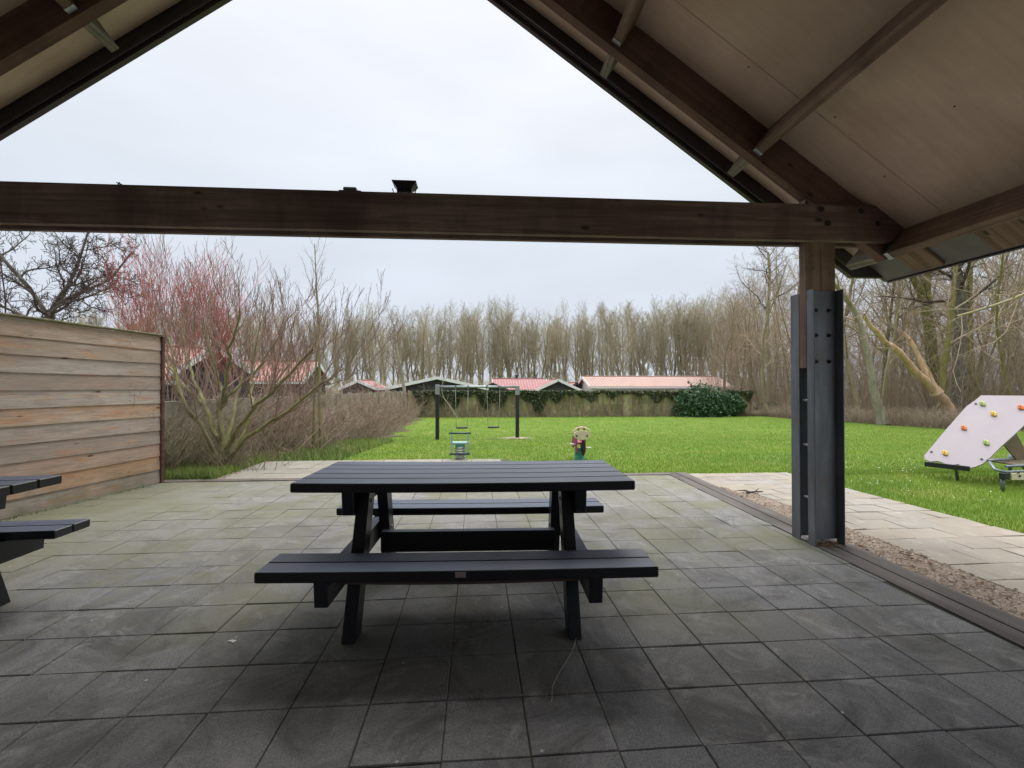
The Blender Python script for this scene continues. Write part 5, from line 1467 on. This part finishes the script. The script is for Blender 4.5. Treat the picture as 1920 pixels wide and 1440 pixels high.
# ================================================================== BOUNDARY WALLS
def panel_wall(name, a, b, h, n, label, mat, post, top=None):
    h0 = h
    a = Vector(a); b = Vector(b); t = thing(name, (a.x, a.y, float(G(a.x, a.y))), label, 'wall'); L = (b - a).length; d = (b - a) / L
    ang = math.atan2(d.y, d.x); mbp = MB()
    mw = Matrix.Translation((a.x, a.y, 0)) @ Matrix.Rotation(ang, 4, 'Z')
    mb = MB(); mp_ = MB()
    for i in range(n):
        x0, x1 = L * i / n, L * (i + 1) / n; z = float(G(0, a.y + d.y * (x0 + x1) / 2)); h = top - z if top else h0
        for k in range(4):
            mb.box(x0 + .06, x1 - .06, -.02, .02, z - .06 + h / 4 * k + .004, z - .06 + h / 4 * (k + 1), b=.006)
    for i in range(n + 1):
        x = L * i / n; z = float(G(0, a.y + d.y * x)); h = top - z if top else h0; P = MB(); P.box(x - .058, x + .058, -.06, .06, z - .1, z + h - .02 + rnd.uniform(0, .03), b=.01)
        P.build('post', post, t, mw)
    mb.build('panels', mat, t, mw); return t
far_wall = panel_wall('boundary_wall', (-4.9, 33.6, 0), (20.8, 33.15, 0), 1.90, 26, 'long mossy panel wall closing the far end of the lawn', M['wallp'], M['wallpost'])
panel_wall('boundary_wall', (-4.75, 6.95, 0), (-5.2, 33.3, 0), 1.85, 14, 'panel wall along the left boundary hidden by brambles', M['wallgrey'], M['wallgrey'], top=1.10)
# ivy hanging over the far wall
def ivy(x0, x1, deep, n, label, bare=False, ytop=1.02):
    t = thing('ivy', ((x0 + x1) / 2, 33.2, -.8), label, 'ivy', 'ivy over the far wall')
    ph = rnd.random() * 6
    def s_():
        x = rnd.uniform(x0, x1); dd = 1.1 * deep * (.55 + .3 * math.sin(x * 1.9 + ph) + .25 * math.sin(x * 4.7 + ph * 2)); u = (x - x0) / (x1 - x0); dd *= min(1, 5 * u, 5 * (1 - u)) + .1
        z = ytop + rnd.uniform(-.02, .1) - max(.05, dd) * rnd.random() ** 1.3
        yw = 33.6 - (x + 4.9) * .0175
        return x, yw - .07 - abs(rnd.gauss(0, .10)), z
    if n: leaf_mass('leaves', int(n * 1.1), s_, .085, M['ivy'], t, ((x0 + x1) / 2, 33.2, -.8))
    it = []
    for i in range(int((x1 - x0) * 11)):
        x, y, z = s_(); it.append((np.array([(x, y + .02, 1.0), (x + rnd.gauss(0, .12), y, .4), (x + rnd.gauss(0, .2), y - .02, -.2), (x + rnd.gauss(0, .3), y, -.78)]), [.01, .014, .016, .022], 4))
    o = bpy.data.objects.new('stems', mesh_from_tubes('ivy_stems', it, M['twig_brown'])); COL.objects.link(o)
    register(o, Matrix.Identity(4), t)
    return t
ivy(-4.6, -1.0, 1.5, 5200, 'dark ivy on the wall at the far left corner left of the swing')
ivy(-1.2, 3.2, 1.1, 6500, 'thick ivy on the wall seen between the swing posts')
ivy(3.0, 7.2, 1.4, 7000, 'deep dark ivy on the wall right of the right swing post')
ivy(7.3, 10.9, .8, 1500, 'bare stemmed ivy on the wall below the small orange roof')
ivy(10.8, 15.6, .7, 2600, 'patchy ivy on the wall below the long pale roof')
ivy(18.8, 20.9, 1.2, 3000, 'ivy on the last panels right of the evergreen bush')
def s_farbase():
    x = rnd.uniform(-4.8, 20.5); return x, 33.05 - (x + 4.9) * .0175 + rnd.gauss(0, .12)
stems('wall_foot_brush', 700, s_farbase, .2, .8, .006, M['twig_brown'], 'thin brown brush along the foot of the far wall', 'brush', .5, 1)

# ================================================================== BUNGALOWS
def bungalow(loc, w, d, eave, ridge, axis, roof, label, wall='darkboard', over=.35, white_gable=True, lower=None, chimney=None, rz=0, windows=()):
    """axis 'x': ridge along local x, 'y': ridge along local y (gable faces the lawn). heights above local ground"""
    t = thing('bungalow', loc, label, 'bungalow', None, rz); W = WM[t]
    if axis == 'y': R90 = Matrix.Rotation(R(90), 4, 'Z'); Wm = W @ R90; lw, ld = d, w
    else: Wm = W; lw, ld = w, d
    hx, hy = lw / 2, ld / 2
    # walls with gables (ridge along local x)
    V = [(-hx, -hy, -.3), (hx, -hy, -.3), (hx, hy, -.3), (-hx, hy, -.3), (-hx, -hy, eave), (hx, -hy, eave), (hx, hy, eave), (-hx, hy, eave), (-hx, 0, ridge - .08), (hx, 0, ridge - .08)]
    o = link_mesh('wall', V, [(0, 1, 5, 4), (2, 3, 7, 6), (1, 2, 6, 9, 5), (3, 0, 4, 8, 7), (3, 2, 1, 0)], M[wall], t, Wm)
    pitch = (ridge - eave) / hy; ey = hy + over; ez = eave - pitch * over
    Vr = []; Fr = []; uv = []
    ex = hx + over
    for s_ in (-1, 1):
        k = len(Vr)
        Vr += [(-ex, s_ * ey, ez), (ex, s_ * ey, ez), (ex, 0, ridge), (-ex, 0, ridge), (-ex, s_ * ey, ez + .08), (ex, s_ * ey, ez + .08), (ex, 0, ridge + .08), (-ex, 0, ridge + .08)]
        Fq = [(0, 1, 2, 3), (4, 5, 6, 7), (0, 1, 5, 4), (1, 2, 6, 5), (3, 0, 4, 7)]
        if s_ > 0: Fq = [q[::-1] for q in Fq]
        for q in Fq:
            Fr.append(tuple(k + a for a in q))
    sl = math.hypot(ey, ridge - ez)
    for f in Fr:
        for a in f:
            x, y, z = Vr[a]; uv += [(x + ex) * .9, (1 - abs(y) / ey) * sl * .9]
    rf = link_mesh('roof', Vr, Fr, M[roof], t, Wm, uvs=uv)
    MB().tube([(-ex, 0, ridge + .07), (ex, 0, ridge + .07)], .09, 8).build('ridge_tiles', M[roof], rf, Wm)
    for sx in (-1, 1):
        for s_ in (-1, 1):
            a = Vector((sx * (ex + .015), s_ * ey, ez)); b = Vector((sx * (ex + .015), 0, ridge))
            mm = Wm @ frame(a, b - a, (0, 0, 1)); l = (b - a).length
            MB().box(0, l, -.02, .02, -.16, .10, b=.005).build('verge_board', M['white' if white_gable else 'darkboard'], rf, mm)
    for s_ in (-1, 1):
        MB().box(-ex, ex, s_ * ey - .03 if s_ < 0 else ey - .0, s_ * ey if s_ < 0 else ey + .03, ez - .12, ez + .03, b=.01).build('gutter', M['white'], rf, Wm)
    if chimney:
        cx_, cy_ = chimney; ch = MB(); ch.box(cx_ - .14, cx_ + .14, cy_ - .14, cy_ + .14, ridge - .6, ridge + .42, b=.02); ch.box(cx_ - .19, cx_ + .19, cy_ - .19, cy_ + .19, ridge + .425, ridge + .5, b=.02)
        ch.build('chimney', M['darkboard'], rf, Wm)
    for (x0, x1, z0, z1, face) in windows:      # face 'f': the long side towards the lawn
        y = -hy - .03 if axis == 'x' else None
        mm = W; yy_ = -(d / 2) - .02
        fr = MB().box(x0, x1, yy_ - .03, yy_ + .015, z0, z1, b=.01).build('window', M['white'], t, mm)
        MB().box(x0 + .07, x1 - .07, yy_ - .034, yy_ - .031, z0 + .07, z1 - .07, b=.001).build('pane', M['glass'], fr, mm)
    return t
gz = -.8
# left: L shaped house, wing with dark gable + main roof
bungalow((-12.37, 22.2, gz), 2.5, 5.2, 2.85, 3.78, 'y', 'roof_red', 'nearest red roofed bungalow wing with dark gable seen through the willow', over=.26, rz=R(34))
bungalow((-16.3, 19.9, gz), 8.0, 4.6, 2.5, 3.86, 'x', 'roof_red', 'red tiled bungalow at the left above the end of the wooden fence', over=.3, rz=R(34))
bungalow((-14.2, 32.3, gz), 6.0, 5.0, 2.62, 3.85, 'x', 'roof_red', 'pinkish red tiled bungalow seen between the willow and the slender tree', over=.35)
bungalow((-10.6, 44.5, gz), 2.8, 5.0, 2.15, 2.75, 'y', 'roof_rose', 'small rose roofed bungalow above the brambles', over=.3)
bungalow((-3.56, 46.0, gz), 8.6, 8.0, 2.12, 3.05, 'y', 'roof_red', 'wide low bungalow with dark gable and white verge behind the swing', over=.35, windows=((1.2, 2.2, .9, 1.9, 'f'),))
bungalow((1.7, 49.5, gz), 2.6, 5.0, 2.0, 2.55, 'y', 'roof_red', 'tiny dark gabled bungalow seen between the two swing seats', over=.3, white_gable=False)
bungalow((4.9, 52.0, gz), 5.6, 5.2, 2.0, 3.1, 'x', 'roof_rose', 'rose roofed bungalow right of the swing', over=.3, chimney=(-.3, .2))
bungalow((8.3, 48.5, gz), 4.2, 5.0, 2.0, 2.95, 'y', 'roof_rose', 'rose roofed gable wing with white verge right of the swing', over=.3)
bungalow((10.9, 51.0, gz), 2.2, 4.0, 2.0, 2.65, 'y', 'roof_red', 'small orange red roofed bungalow left of the long pale roof', over=.3, white_gable=False)
bungalow((18.4, 47.0, gz), 13.9, 5.4, 2.32, 3.25, 'x', 'roof_pink', 'long bungalow with pale pink tiled roof and white wall at the far right', 'white', over=.4)
